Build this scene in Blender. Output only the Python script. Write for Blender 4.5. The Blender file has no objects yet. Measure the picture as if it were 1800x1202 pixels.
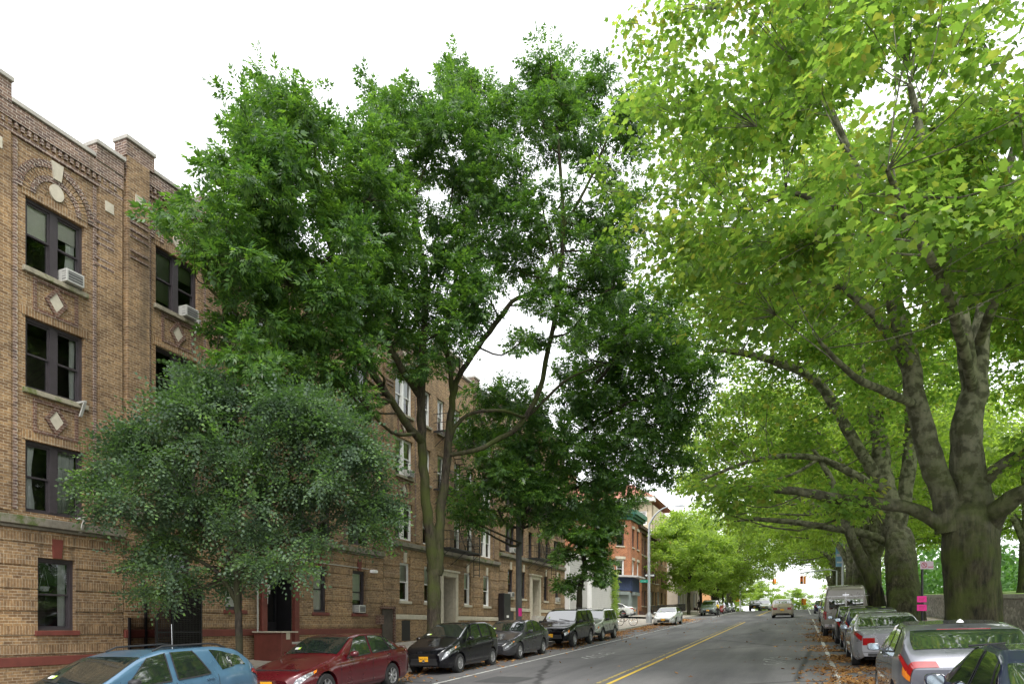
import bpy, bmesh, math, random
import numpy as np
from mathutils import Vector, Matrix
random.seed(7); rng = np.random.default_rng(7)
C = bpy.context.scene.collection
SC = bpy.context.scene
# ------------------------------------------------------------------ camera, sky, sun, exposure
CAMZ = 2.2; FPX = 1250.0; HV = 1100.0; TH = math.atan(511 / 1250.0)
cd = bpy.data.cameras.new('camera'); cam = bpy.data.objects.new('camera', cd); C.objects.link(cam)
cam.location = (0, 0, CAMZ); cam.rotation_euler = (math.pi / 2, 0, TH)
cd.sensor_width = 36; cd.lens = 36 * FPX / 1800; cd.shift_y = (HV - 601) / 1800; cd.clip_start = .05; cd.clip_end = 3000
SC.camera = cam
SUN_EL, SUN_AZ = math.radians(58), math.radians(150)      # azimuth clockwise from +Y
w = bpy.data.worlds.new('World'); SC.world = w; w.use_nodes = True
nt = w.node_tree; nt.nodes.clear()
sky = nt.nodes.new('ShaderNodeTexSky'); sky.sky_type = 'NISHITA'; sky.sun_disc = False
sky.sun_elevation = SUN_EL; sky.sun_rotation = SUN_AZ; sky.air_density = 1; sky.dust_density = 6
hs = nt.nodes.new('ShaderNodeHueSaturation'); hs.inputs['Saturation'].default_value = .22
mx = nt.nodes.new('ShaderNodeMix'); mx.data_type = 'RGBA'; mx.inputs[0].default_value = .55
mx.inputs[7].default_value = (15.5, 15.8, 16.2, 1)
bg = nt.nodes.new('ShaderNodeBackground'); bg.inputs[1].default_value = .13
wo = nt.nodes.new('ShaderNodeOutputWorld')
nt.links.new(sky.outputs[0], hs.inputs['Color']); nt.links.new(hs.outputs[0], mx.inputs[6])
nt.links.new(mx.outputs[2], bg.inputs[0]); nt.links.new(bg.outputs[0], wo.inputs[0])
sd = bpy.data.lights.new('sun', 'SUN'); sd.energy = 1.3; sd.angle = math.radians(14); sd.color = (1, .97, .92)
sun = bpy.data.objects.new('sun', sd); C.objects.link(sun)
sv = Vector((math.sin(SUN_AZ) * math.cos(SUN_EL), math.cos(SUN_AZ) * math.cos(SUN_EL), math.sin(SUN_EL)))
sun.rotation_euler = sv.to_track_quat('Z', 'Y').to_euler(); sun.location = sv * 60
SC.view_settings.view_transform = 'Standard'; SC.view_settings.look = 'None'
SC.view_settings.exposure = 0.74; SC.view_settings.gamma = 1
SC.cycles.max_bounces = 8; SC.cycles.diffuse_bounces = 4; SC.cycles.transparent_max_bounces = 8
SC.cycles.glossy_bounces = 3; SC.cycles.transmission_bounces = 5
# ------------------------------------------------------------------ picture <-> place
FW = Vector((-math.sin(TH), math.cos(TH), 0)); RT = Vector((math.cos(TH), math.sin(TH), 0))
def P(u, v, D):
    return Vector((0, 0, CAMZ)) + FW * D + RT * ((u - 900) / FPX * D) + Vector((0, 0, (HV - v) / FPX * D))
def DX(u, X):                       # depth at which column u crosses the plane x = X
    return X / (math.cos(TH) * ((u - 900) / FPX - math.tan(TH)))
def PX(u, v, X): return P(u, v, DX(u, X))
# ------------------------------------------------------------------ ground heights
def gy(y):
    if y < 104: return .0393 * y
    if y < 150: return .0393 * y - .0393 * (y - 104) ** 2 / 92 - .0
    return .0393 * 150 - .0393 * 23 - .006 * (y - 150)
def road(x, y): return gy(y) + .022 * (max(-13, min(12, x)) + 9.5)
KL, KR, FX = -11.75, 3.35, -18.0
def swl(x, y): return gy(y) - .05 + .14 + .028 * (KL - x)
def swr(x, y): return gy(y) + .022 * 12.85 + .13 + .02 * (x - KR)
def gz(x, y):
    return swl(x, y) if x < KL else (swr(x, y) if x > KR else road(x, y))
# ------------------------------------------------------------------ materials
M = {}
def nodes(name):
    m = bpy.data.materials.new(name); m.use_nodes = True; n = m.node_tree; M[name] = m
    b = n.nodes['Principled BSDF']; return m, n, b
def L(n, a, b): n.links.new(a, b)
def nd(n, t, **k):
    x = n.nodes.new(t)
    for a, v in k.items(): setattr(x, a, v)
    return x
def mixc(n, fac, a, b, mode='MIX'):
    x = nd(n, 'ShaderNodeMix', data_type='RGBA', blend_type=mode)
    for i, s in ((0, fac), (6, a), (7, b)):
        if hasattr(s, 'is_output') or isinstance(s, bpy.types.NodeSocket): L(n, s, x.inputs[i])
        else: x.inputs[i].default_value = s if i == 0 else (*s, 1)
    return x.outputs[2]
def ramp(n, src, stops):
    r = nd(n, 'ShaderNodeValToRGB'); L(n, src, r.inputs[0]); e = r.color_ramp.elements
    e[0].position, e[0].color = stops[0][0], (*stops[0][1], 1); e[1].position, e[1].color = stops[-1][0], (*stops[-1][1], 1)
    for p, c in stops[1:-1]:
        k = e.new(p); k.color = (*c, 1)
    return r.outputs[0]
def noise(n, scale, detail=4, vec=None, rough=.6):
    x = nd(n, 'ShaderNodeTexNoise'); x.inputs['Scale'].default_value = scale; x.inputs['Detail'].default_value = detail
    x.inputs['Roughness'].default_value = rough
    if vec is None:
        tc = nd(n, 'ShaderNodeTexCoord'); vec = tc.outputs['Object']
    L(n, vec, x.inputs['Vector']); return x.outputs['Fac']
def bump(n, b, src, dist=.01, st=.5):
    x = nd(n, 'ShaderNodeBump'); x.inputs['Strength'].default_value = st; x.inputs['Distance'].default_value = dist
    L(n, src, x.inputs['Height']); L(n, x.outputs[0], b.inputs['Normal'])
def plain(name, col, rough=.6, var=.25, scale=3, metal=0, spec=.5, coat=0, bmp=0):
    m, n, b = nodes(name)
    b.inputs['Roughness'].default_value = rough; b.inputs['Metallic'].default_value = metal
    b.inputs['Specular IOR Level'].default_value = spec; b.inputs['Coat Weight'].default_value = coat
    b.inputs['Coat Roughness'].default_value = .04
    if var:
        f = noise(n, scale, 6)
        c = ramp(n, f, [(.25, tuple(x * (1 - var) for x in col)), (.75, tuple(min(1, x * (1 + var)) for x in col))])
        L(n, c, b.inputs['Base Color'])
        if bmp: bump(n, b, f, bmp)
    else: b.inputs['Base Color'].default_value = (*col, 1)
    return m
def brickmat(name, c1, c2, mortar, soldier=False, bw=.215, rh=.074, dark=None):
    m, n, b = nodes(name)
    tc = nd(n, 'ShaderNodeTexCoord'); sp = nd(n, 'ShaderNodeSeparateXYZ'); L(n, tc.outputs['Object'], sp.inputs[0])
    ad = nd(n, 'ShaderNodeMath', operation='ADD'); L(n, sp.outputs[0], ad.inputs[0]); L(n, sp.outputs[1], ad.inputs[1])
    cb = nd(n, 'ShaderNodeCombineXYZ')
    if soldier: L(n, sp.outputs[2], cb.inputs[0]); L(n, ad.outputs[0], cb.inputs[1])
    else: L(n, ad.outputs[0], cb.inputs[0]); L(n, sp.outputs[2], cb.inputs[1])
    bt = nd(n, 'ShaderNodeTexBrick'); L(n, cb.outputs[0], bt.inputs['Vector'])
    for k, v in (('Scale', 1), ('Mortar Size', .0065), ('Mortar Smooth', .2), ('Bias', .0), ('Brick Width', bw), ('Row Height', rh)): bt.inputs[k].default_value = v
    bt.offset = 0 if soldier else .5
    bt.inputs['Color1'].default_value = (*c1, 1); bt.inputs['Color2'].default_value = (*c2, 1); bt.inputs['Mortar'].default_value = (*mortar, 1)
    big = noise(n, .45, 5, tc.outputs['Object'])
    tone = ramp(n, big, [(.32, (.66, .63, .6)), (.5, (1., 1., 1.)), (.68, (1.26, 1.2, 1.1))])
    c = mixc(n, 1., bt.outputs['Color'], tone, 'MULTIPLY')
    fine = noise(n, 14, 3, tc.outputs['Object'])
    c = mixc(n, .75, c, ramp(n, fine, [(.3, (.55, .5, .48)), (.7, (1.3, 1.25, 1.2))]), 'MULTIPLY')
    # vertical water streaks and grime
    st = nd(n, 'ShaderNodeMapping'); L(n, tc.outputs['Object'], st.inputs[0]); st.inputs['Scale'].default_value = (2.2, 2.2, .16)
    sn = noise(n, 1.0, 5, st.outputs[0])
    c = mixc(n, ramp(n, sn, [(.55, (0, 0, 0)), (.74, (.62, .62, .62))]), c, (.085, .07, .048))
    L(n, c, b.inputs['Base Color']); b.inputs['Roughness'].default_value = .85; b.inputs['Specular IOR Level'].default_value = .25
    inv = nd(n, 'ShaderNodeMath', operation='SUBTRACT'); inv.inputs[0].default_value = 1; L(n, bt.outputs['Fac'], inv.inputs[1])
    bump(n, b, inv.outputs[0], .006, .7)
    return m
brickmat('brick', (.315, .212, .112), (.16, .10, .056), (.40, .35, .26))
brickmat('brick_soldier', (.30, .20, .106), (.175, .112, .062), (.40, .35, .26), True, .235, .074)
brickmat('brick_dark', (.155, .085, .06), (.10, .06, .048), (.34, .29, .24))
brickmat('brick_weathered', (.23, .155, .115), (.105, .072, .065), (.52, .48, .42))
brickmat('brick_orange', (.42, .17, .08), (.30, .115, .06), (.42, .32, .24), bw=.3, rh=.1)
brickmat('brick_tan', (.42, .28, .16), (.34, .21, .12), (.4, .3, .2), bw=.3, rh=.1)
brickmat('brick_brown', (.2, .1, .06), (.14, .07, .05), (.25, .2, .15), bw=.3, rh=.1)
def mossy(name, base, moss, z=.5):
    m, n, b = nodes(name); f = noise(n, 1.6, 8, rough=.7)
    c = ramp(n, f, [(.35, tuple(x * .6 for x in base)), (.5, base), (.62, moss)]); L(n, c, b.inputs['Base Color'])
    b.inputs['Roughness'].default_value = .9; bump(n, b, noise(n, 22, 5), .01); return m
mossy('stone_trim', (.30, .27, .20), (.10, .12, .03))
plain('limestone', (.46, .42, .33), .8, .2, 5)
mossy('belt_stone', (.20, .18, .14), (.07, .095, .02))
plain('red_paint', (.135, .034, .024), .6, .25, 4); plain('black_paint', (.012, .011, .013), .35, .2, 8)
plain('frame_dark', (.045, .038, .042), .45, .2, 6); plain('frame_white', (.72, .72, .70), .4, .08, 5)
plain('interior', (.075, .062, .05), .9, .6, 1.1); plain('curtain', (.8, .8, .78), .8, .12, 6)
plain('shade', (.66, .64, .58), .8, .1, 2); plain('ac_white', (.42, .42, .39), .5, .1, 5); plain('ac_grille', (.09, .09, .09), .5, .2, 30)
plain('iron', (.02, .019, .018), .5, .4, 10); plain('paper', (.75, .75, .72), .8, .05)
plain('grey_metal', (.33, .34, .35), .4, .12, 5, metal=.6); plain('galvanised', (.5, .52, .54), .35, .12, 3, metal=.5)
plain('concrete', (.36, .33, .28), .9, .22, 1.2, bmp=.004); plain('kerbstone', (.38, .36, .32), .9, .25, 3)
plain('siding', (.44, .43, .42), .6, .08, 2); plain('siding2', (.52, .51, .50), .6, .08, 2)
plain('shutter', (.22, .25, .24), .45, .12, 3, metal=.2); plain('green_cornice', (.03, .12, .085), .5, .3, 6)
plain('blue_awning', (.03, .045, .10), .6, .3, 5); plain('white_wall', (.62, .61, .58), .8, .06, 1)
plain('red_roof', (.34, .13, .085), .8, .2, 2); plain('cream', (.45, .38, .27), .8, .15, 2)
plain('pale_block', (.42, .36, .29), .85, .12, 2); plain('orange_wall', (.5, .27, .12), .8, .12, 2); plain('brown_trim', (.07, .035, .025), .7, .2, 3)
plain('pink_paper', (.85, .03, .30), .7, .05); plain('sign_white', (.55, .42, .5), .5, .08); plain('sign_red', (.4, .03, .05), .5, .05)
plain('sign_green', (.01, .28, .2), .4, .05); plain('sign_black', (.015, .015, .015), .4, .05); plain('white_plain', (.8, .8, .8), .5, .03)
plain('banner_blue', (.28, .52, .78), .6, .25, 1.6); plain('banner_teal', (.25, .62, .55), .6, .15, 1.6)
plain('signal_yellow', (.9, .33, .015), .5, .06); plain('wood', (.12, .085, .06), .8, .3, 8); plain('pole_grey', (.12, .12, .115), .7, .2, 4)
plain('tar', (.06, .06, .062), .8, .2, 5)
def glassm(name, tint, op, rough=.02):
    m = bpy.data.materials.new(name); m.use_nodes = True; n = m.node_tree; n.nodes.clear(); M[name] = m
    o = nd(n, 'ShaderNodeOutputMaterial'); t = nd(n, 'ShaderNodeBsdfTransparent'); t.inputs[0].default_value = (*tint, 1)
    g = nd(n, 'ShaderNodeBsdfGlossy'); g.inputs['Roughness'].default_value = rough; g.inputs[0].default_value = (.85, .88, .88, 1)
    f = nd(n, 'ShaderNodeFresnel'); f.inputs[0].default_value = op
    tc = nd(n, 'ShaderNodeTexCoord'); nz = nd(n, 'ShaderNodeTexNoise'); nz.inputs['Scale'].default_value = 1.3; L(n, tc.outputs['Object'], nz.inputs['Vector'])
    bm = nd(n, 'ShaderNodeBump'); bm.inputs['Distance'].default_value = .02; bm.inputs['Strength'].default_value = .25; L(n, nz.outputs['Fac'], bm.inputs['Height']); L(n, bm.outputs[0], g.inputs['Normal'])
    x = nd(n, 'ShaderNodeMixShader'); L(n, f.outputs[0], x.inputs[0]); L(n, t.outputs[0], x.inputs[1]); L(n, g.outputs[0], x.inputs[2]); L(n, x.outputs[0], o.inputs[0])
glassm('dark_mesh', (.42, .40, .40), 1.02, .5)
glassm('glass', (.95, .97, .96), 1.75)
m, n, b = nodes('car_glass'); b.inputs['Base Color'].default_value = (.012, .018, .016, 1); b.inputs['Roughness'].default_value = .03
b.inputs['Specular IOR Level'].default_value = 1.; b.inputs['IOR'].default_value = 2.1
def carpaint(name, col, metal=.35, rough=.24):
    m, n, b = nodes(name); f = noise(n, 2.3, 6)
    c = ramp(n, f, [(.35, tuple(x * .86 for x in col)), (.7, tuple(min(1, x * 1.06) for x in col))])
    dust = noise(n, 45, 4); c = mixc(n, ramp(n, dust, [(.66, (0, 0, 0)), (.8, (.06, .06, .06))]), c, (.25, .22, .17))
    L(n, c, b.inputs['Base Color']); b.inputs['Metallic'].default_value = metal
    L(n, ramp(n, f, [(.3, (rough,) * 3), (.8, (rough + .14,) * 3)]), b.inputs['Roughness'])
    b.inputs['Coat Weight'].default_value = 1.; b.inputs['Coat Roughness'].default_value = .015; b.inputs['Specular IOR Level'].default_value = .5 if max(col) > .05 else .1
for nm, c in (('paint_blue', (.075, .16, .25)), ('paint_red', (.095, .004, .009)), ('paint_black', (.004, .004, .006)), ('paint_grey', (.04, .04, .044)),
              ('paint_navy', (.018, .022, .045)), ('paint_white', (.72, .72, .70)), ('paint_pale', (.42, .44, .38)), ('paint_silver', (.34, .345, .37)),
              ('paint_steel', (.15, .155, .18)), ('paint_tan', (.36, .31, .22)), ('paint_champagne', (.20, .185, .155)), ('paint_green', (.20, .24, .23)), ('paint_maroon', (.3, .02, .03))):
    carpaint(nm, c, .5 if 'silver' in nm or 'steel' in nm or 'champ' in nm else (.25 if max(c) > .05 else 0))
plain('tyre', (.018, .018, .018), .85, .3, 10); plain('rim', (.42, .42, .42), .35, .15, 10, metal=.7); plain('trim_black', (.02, .02, .021), .6, .2, 10)
plain('underbody', (.008, .008, .008), .95, 0); plain('plate_yellow', (.85, .42, .02), .5, .05); plain('plate_ink', (.02, .02, .06), .6, 0)
m, n, b = nodes('headlamp'); b.inputs['Base Color'].default_value = (.6, .62, .64, 1); b.inputs['Roughness'].default_value = .12; b.inputs['Metallic'].default_value = .35; b.inputs['Coat Weight'].default_value = 1
v_ = nd(n, 'ShaderNodeTexVoronoi'); v_.inputs['Scale'].default_value = 18; tc_ = nd(n, 'ShaderNodeTexCoord'); L(n, tc_.outputs['Object'], v_.inputs['Vector']); L(n, ramp(n, v_.outputs['Distance'], [(.1, (.9, .9, .9)), (.6, (.18, .19, .2))]), b.inputs['Base Color'])
plain('amber', (.75, .22, .02), .15, .2, 20, coat=1); plain('tail_red', (.26, .008, .01), .12, .25, 14, coat=1); plain('chrome', (.7, .7, .72), .12, .05, metal=1)
plain('mirror_glass', (.55, .65, .72), .08, .04, metal=.9); plain('sticker', (.5, .75, .1), .6, .05)
plain('skin_dark', (.09, .045, .028), .6, .1); plain('shirt_yellow', (.8, .55, .03), .8, .12, 12); plain('cloth_black', (.015, .015, .017), .8, .3, 12)
# ground materials
m, n, b = nodes('asphalt'); tc = nd(n, 'ShaderNodeTexCoord')
mp = nd(n, 'ShaderNodeMapping'); L(n, tc.outputs['Object'], mp.inputs[0]); mp.inputs['Scale'].default_value = (1, .09, 1)
lanes = noise(n, .9, 5, mp.outputs[0]); grit = noise(n, 60, 3, tc.outputs['Object']); pat = noise(n, .22, 6, tc.outputs['Object'])
c = ramp(n, lanes, [(.32, (.088, .086, .09)), (.66, (.165, .162, .163))])
c = mixc(n, .8, c, ramp(n, pat, [(.3, (.72, .72, .74)), (.7, (1.2, 1.18, 1.15))]), 'MULTIPLY')
c = mixc(n, .7, c, ramp(n, grit, [(.3, (.6, .6, .6)), (.75, (1.5, 1.5, 1.5))]), 'MULTIPLY')
vo = nd(n, 'ShaderNodeTexVoronoi', feature='DISTANCE_TO_EDGE'); vo.inputs['Scale'].default_value = .13
ns = noise(n, .8, 4, tc.outputs['Object']); wv = mixc(n, .25, tc.outputs['Object'], ns); L(n, wv, vo.inputs['Vector'])
c = mixc(n, ramp(n, vo.outputs['Distance'], [(.003, (.75, .75, .75)), (.009, (0, 0, 0))]), c, (.022, .022, .023))
L(n, c, b.inputs['Base Color']); b.inputs['Roughness'].default_value = .82; b.inputs['Specular IOR Level'].default_value = .35; bump(n, b, grit, .004)
def worn(name, col, lo=.45, hi=.62):
    m, n, b = nodes(name); f = noise(n, 5, 8, rough=.75); L(n, mixc(n, ramp(n, f, [(lo, (0, 0, 0)), (hi, (1, 1, 1))]), col, (.085, .083, .083)), b.inputs['Base Color']); b.inputs['Roughness'].default_value = .8
worn('line_white', (.55, .55, .52), .5, .62); worn('line_yellow', (.62, .42, .05), .56, .7); worn('line_yellow_worn', (.42, .32, .09), .46, .56); worn('line_faint', (.4, .4, .39), .47, .56)
m, n, b = nodes('pavement'); tc = nd(n, 'ShaderNodeTexCoord'); bt = nd(n, 'ShaderNodeTexBrick'); L(n, tc.outputs['Object'], bt.inputs['Vector'])
for k, v in (('Scale', 1), ('Mortar Size', .012), ('Brick Width', 1.5), ('Row Height', 1.5)): bt.inputs[k].default_value = v
bt.offset = 0; bt.inputs['Color1'].default_value = (.36, .32, .27, 1); bt.inputs['Color2'].default_value = (.30, .27, .23, 1); bt.inputs['Mortar'].default_value = (.1, .09, .08, 1)
L(n, mixc(n, .8, bt.outputs['Color'], ramp(n, noise(n, 1.8, 7, tc.outputs['Object']), [(.3, (.7, .7, .7)), (.7, (1.15, 1.15, 1.15))]), 'MULTIPLY'), b.inputs['Base Color']); b.inputs['Roughness'].default_value = .9
plain('grass', (.16, .24, .05), .9, .4, 3); plain('soil', (.05, .04, .03), .95, .3, 5)
m, n, b = nodes('rubble'); tc = nd(n, 'ShaderNodeTexCoord'); mp = nd(n, 'ShaderNodeMapping'); L(n, tc.outputs['Object'], mp.inputs[0]); mp.inputs['Scale'].default_value = (1, 1.3, 2.4)
vo = nd(n, 'ShaderNodeTexVoronoi'); vo.inputs['Scale'].default_value = 2.6; L(n, mp.outputs[0], vo.inputs['Vector'])
ve = nd(n, 'ShaderNodeTexVoronoi', feature='DISTANCE_TO_EDGE'); ve.inputs['Scale'].default_value = 2.6; L(n, mp.outputs[0], ve.inputs['Vector'])
hsv = nd(n, 'ShaderNodeSeparateColor'); L(n, vo.outputs['Color'], hsv.inputs[0])
c = ramp(n, hsv.outputs[0], [(0, (.18, .165, .15)), (.5, (.29, .26, .24)), (1, (.42, .38, .34))]); c = mixc(n, ramp(n, ve.outputs['Distance'], [(.02, (1, 1, 1)), (.07, (0, 0, 0))]), c, (.24, .22, .19))
L(n, c, b.inputs['Base Color']); b.inputs['Roughness'].default_value = .9; bump(n, b, ve.outputs['Distance'], .05, .8)
# leaves and bark
def leafmat(name, cols, tr, gloss=.35, tmix=.45, spec=.4, ns=.35, rw=.55):
    m = bpy.data.materials.new(name); m.use_nodes = True; n = m.node_tree; M[name] = m; b = n.nodes['Principled BSDF']; o = n.nodes['Material Output']
    g = nd(n, 'ShaderNodeNewGeometry'); f = noise(n, ns, 3)
    mm = nd(n, 'ShaderNodeMath', operation='MULTIPLY_ADD'); L(n, g.outputs['Random Per Island'], mm.inputs[0]); mm.inputs[1].default_value = rw
    m2 = nd(n, 'ShaderNodeMath', operation='MULTIPLY'); L(n, f, m2.inputs[0]); m2.inputs[1].default_value = 1 - rw; L(n, m2.outputs[0], mm.inputs[2])
    k = len(cols); c = ramp(n, mm.outputs[0], [(.15 + .7 * i / (k - 1), x) for i, x in enumerate(cols)])
    L(n, c, b.inputs['Base Color']); b.inputs['Roughness'].default_value = gloss; b.inputs['Specular IOR Level'].default_value = spec
    t = nd(n, 'ShaderNodeBsdfTranslucent'); L(n, mixc(n, 1., c, tr, 'MULTIPLY'), t.inputs[0])
    x = nd(n, 'ShaderNodeMixShader'); x.inputs[0].default_value = tmix; L(n, b.outputs[0], x.inputs[1]); L(n, t.outputs[0], x.inputs[2]); L(n, x.outputs[0], o.inputs[0])
leafmat('leaf_ash', [(.026, .07, .022), (.045, .105, .03), (.095, .185, .042), (.17, .29, .045)], (2.0, 2.1, .8), .36, .40, .45, .6, .4)
leafmat('leaf_elm', [(.030, .058, .038), (.052, .088, .056), (.08, .128, .072), (.12, .205, .055), (.20, .37, .03)], (1.5, 1.9, .7), .58, .3, .35, 1.1, .28)
leafmat('leaf_plane', [(.075, .15, .028), (.11, .20, .035), (.145, .25, .042), (.19, .28, .05), (.28, .26, .055)], (2.2, 2.15, 1.5), .42, .56)
leafmat('leaf_far', [(.12, .19, .04), (.16, .24, .05), (.20, .29, .06), (.26, .32, .08)], (2.2, 2.2, 1.1), .5, .58)
leafmat('leaf_park', [(.05, .11, .035), (.07, .15, .045), (.09, .19, .05), (.12, .22, .05)], (1.6, 1.8, .9), .5, .4)
leafmat('leaf_dead', [(.14, .055, .02), (.27, .12, .035), (.40, .20, .06), (.46, .30, .12)], (1, .9, .5), .7, .15)
def bark(name, a, c_, moss, sc=9):
    m, n, b = nodes(name); tc = nd(n, 'ShaderNodeTexCoord'); mp = nd(n, 'ShaderNodeMapping'); L(n, tc.outputs['Object'], mp.inputs[0]); mp.inputs['Scale'].default_value = (1, 1, .22)
    f = noise(n, sc, 8, mp.outputs[0], .7); c = ramp(n, f, [(.35, a), (.65, c_)]); g = noise(n, .9, 6, tc.outputs['Object'])
    L(n, mixc(n, ramp(n, g, [(.42, (0, 0, 0)), (.6, (.85, .85, .85))]), c, moss), b.inputs['Base Color']); b.inputs['Roughness'].default_value = .9; b.inputs['Specular IOR Level'].default_value = .2; bump(n, b, f, .05, 1.)
bark('bark_ash', (.022, .018, .014), (.085, .07, .052), (.06, .075, .018), 12); bark('bark_dark', (.02, .017, .014), (.07, .058, .045), (.045, .05, .02), 14)
m, n, b = nodes('bark_plane'); tc = nd(n, 'ShaderNodeTexCoord'); f1 = noise(n, 3.6, 7, tc.outputs['Object'], .58); f2 = noise(n, 1.2, 5, tc.outputs['Object'])
c = ramp(n, f1, [(.40, (.085, .085, .055)), (.47, (.13, .13, .085)), (.51, (.21, .21, .145)), (.68, (.32, .31, .22))]); c.node.color_ramp.interpolation = 'LINEAR'
tcm = nd(n, 'ShaderNodeMapping'); L(n, tc.outputs['Object'], tcm.inputs[0]); tcm.inputs['Scale'].default_value = (1, 1, .2)
fb = noise(n, 7, 7, tcm.outputs[0], .7); low = ramp(n, fb, [(.40, (.008, .008, .004)), (.60, (.06, .055, .028)), (.72, (.12, .10, .06))])
low = mixc(n, ramp(n, f2, [(.42, (0, 0, 0)), (.62, (.8, .8, .8))]), low, (.062, .082, .015))
sp = nd(n, 'ShaderNodeSeparateXYZ'); L(n, tc.outputs['Object'], sp.inputs[0]); ma = nd(n, 'ShaderNodeMath', operation='MULTIPLY_ADD'); L(n, f2, ma.inputs[0]); ma.inputs[1].default_value = -3.5; L(n, sp.outputs[2], ma.inputs[2])
c = mixc(n, ramp(n, ma.outputs[0], [(0, (0, 0, 0)), (1, (1, 1, 1))]), low, c)
rr = c.node.inputs[0].links[0].from_node; mr = nd(n, 'ShaderNodeMapRange'); mr.inputs[1].default_value = .8; mr.inputs[2].default_value = 6.2; L(n, ma.outputs[0], mr.inputs[0]); L(n, mr.outputs[0], rr.inputs[0])
L(n, c, b.inputs['Base Color']); b.inputs['Roughness'].default_value = .8; b.inputs['Specular IOR Level'].default_value = .25; bump(n, b, fb, .14, 1.)
# ------------------------------------------------------------------ mesh helpers
class MB:
    def __init__(s): s.v = []; s.f = []; s.m = []; s.cuts = []
    def add(s, vs, fs, mi=0):
        s.cuts.append((len(s.v), len(s.f))); o = len(s.v); s.v += [tuple(v) for v in vs]; s.f += [tuple(i + o for i in f) for f in fs]; s.m += [mi] * len(fs); return s
    def box(s, x0, x1, y0, y1, z0, z1, mi=0):
        return s.add([(x, y, z) for z in (z0, z1) for y in (y0, y1) for x in (x0, x1)],
                     [(0, 2, 3, 1), (4, 5, 7, 6), (0, 1, 5, 4), (2, 6, 7, 3), (0, 4, 6, 2), (1, 3, 7, 5)], mi)
    def hexa(s, p, mi=0): return s.add(p, [(0, 3, 2, 1), (4, 5, 6, 7), (0, 1, 5, 4), (1, 2, 6, 5), (2, 3, 7, 6), (3, 0, 4, 7)], mi)
    def quad(s, a, b, c, d, mi=0): return s.add([a, b, c, d], [(0, 1, 2, 3)], mi)
    def tube(s, pts, rad, n=8, mi=0, cap=True):
        pts = [Vector(p) for p in pts]; k = len(pts)
        if not hasattr(rad, '__len__'): rad = [rad] * k
        up = None; vs = []
        for i, p in enumerate(pts):
            t = (pts[min(i + 1, k - 1)] - pts[max(i - 1, 0)])
            t = t.normalized() if t.length > 1e-9 else Vector((0, 0, 1))
            if up is None: up = Vector((1, 0, 0)) if abs(t.z) > .8 else Vector((0, 0, 1))
            a = (up - t * up.dot(t)); a = a.normalized() if a.length > 1e-6 else t.orthogonal().normalized(); up = a; bb = t.cross(a)
            for j in range(n):
                g = 2 * math.pi * j / n; vs.append(p + (a * math.cos(g) + bb * math.sin(g)) * rad[i])
        fs = [(i * n + j, i * n + (j + 1) % n, (i + 1) * n + (j + 1) % n, (i + 1) * n + j) for i in range(k - 1) for j in range(n)]
        if cap: fs += [tuple(range(n - 1, -1, -1)), tuple((k - 1) * n + j for j in range(n))]
        return s.add(vs, fs, mi)
    def lathe(s, prof, n=24, mi=0, axis='z', at=(0, 0, 0)):
        vs = []
        for r, h in prof:
            for j in range(n):
                g = 2 * math.pi * j / n; a, b_ = r * math.cos(g), r * math.sin(g)
                vs.append((at[0] + a, at[1] + b_, at[2] + h) if axis == 'z' else (at[0] + h, at[1] + a, at[2] + b_))
        k = len(prof); fs = [(i * n + j, i * n + (j + 1) % n, (i + 1) * n + (j + 1) % n, (i + 1) * n + j) for i in range(k - 1) for j in range(n)]
        return s.add(vs, fs, mi)
    def build_each(s, name, mat, parent=None, **k):
        # every add() was one piece: one object each
        cuts = s.cuts + [(len(s.v), len(s.f))]; out = []
        for (v0, f0), (v1, f1) in zip(cuts[:-1], cuts[1:]):
            q = MB(); q.v = s.v[v0:v1]; q.f = [tuple(i - v0 for i in f) for f in s.f[f0:f1]]; q.m = s.m[f0:f1]; out.append(q.build(name, mat, parent, **k))
        return out
    def build(s, name, mat, parent=None, smooth=False, bevel=0, recalc=True):
        mats = mat if isinstance(mat, (list, tuple)) else [mat]
        off = Vector((0, 0, 0))
        if parent is not None and 'wl' in STAT and parent.name in STAT['wl']: off = STAT['wl'][parent.name]
        me = bpy.data.meshes.new(name)
        me.from_pydata([(v[0] - off.x, v[1] - off.y, v[2] - off.z) for v in s.v], [], s.f)
        for q in mats: me.materials.append(M[q])
        me.polygons.foreach_set('material_index', s.m)
        if recalc:
            bm = bmesh.new(); bm.from_mesh(me); bmesh.ops.recalc_face_normals(bm, faces=bm.faces); bm.to_mesh(me); bm.free()
        if smooth: me.polygons.foreach_set('use_smooth', [True] * len(me.polygons))
        o = bpy.data.objects.new(name, me); C.objects.link(o)
        if parent is not None:
            o.parent = parent
            if parent.name in STAT['wl']: STAT['wl'][o.name] = off
        if bevel:
            md = o.modifiers.new('bevel', 'BEVEL'); md.width = bevel; md.segments = 2; md.limit_method = 'ANGLE'
        if smooth and recalc:
            try: me.set_sharp_from_angle(angle=math.radians(38))
            except Exception: pass
        return o
STAT = {'wl': {}}
def tag(o, label=None, cat=None, group=None, kind=None):
    if label: o['label'] = label
    if cat: o['category'] = cat
    if group: o['group'] = group
    if kind: o['kind'] = kind
    return o
def empty(name, loc, label, cat, group=None, static=True):
    o = bpy.data.objects.new(name, None); C.objects.link(o); o.location = loc; o.empty_display_size = .3
    if static: STAT['wl'][o.name] = Vector(loc)      # children are modelled in world coordinates
    return tag(o, label, cat, group)
def structure(mb, name, mat, **k): return tag(mb.build(name, mat, **k), kind='structure')
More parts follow.
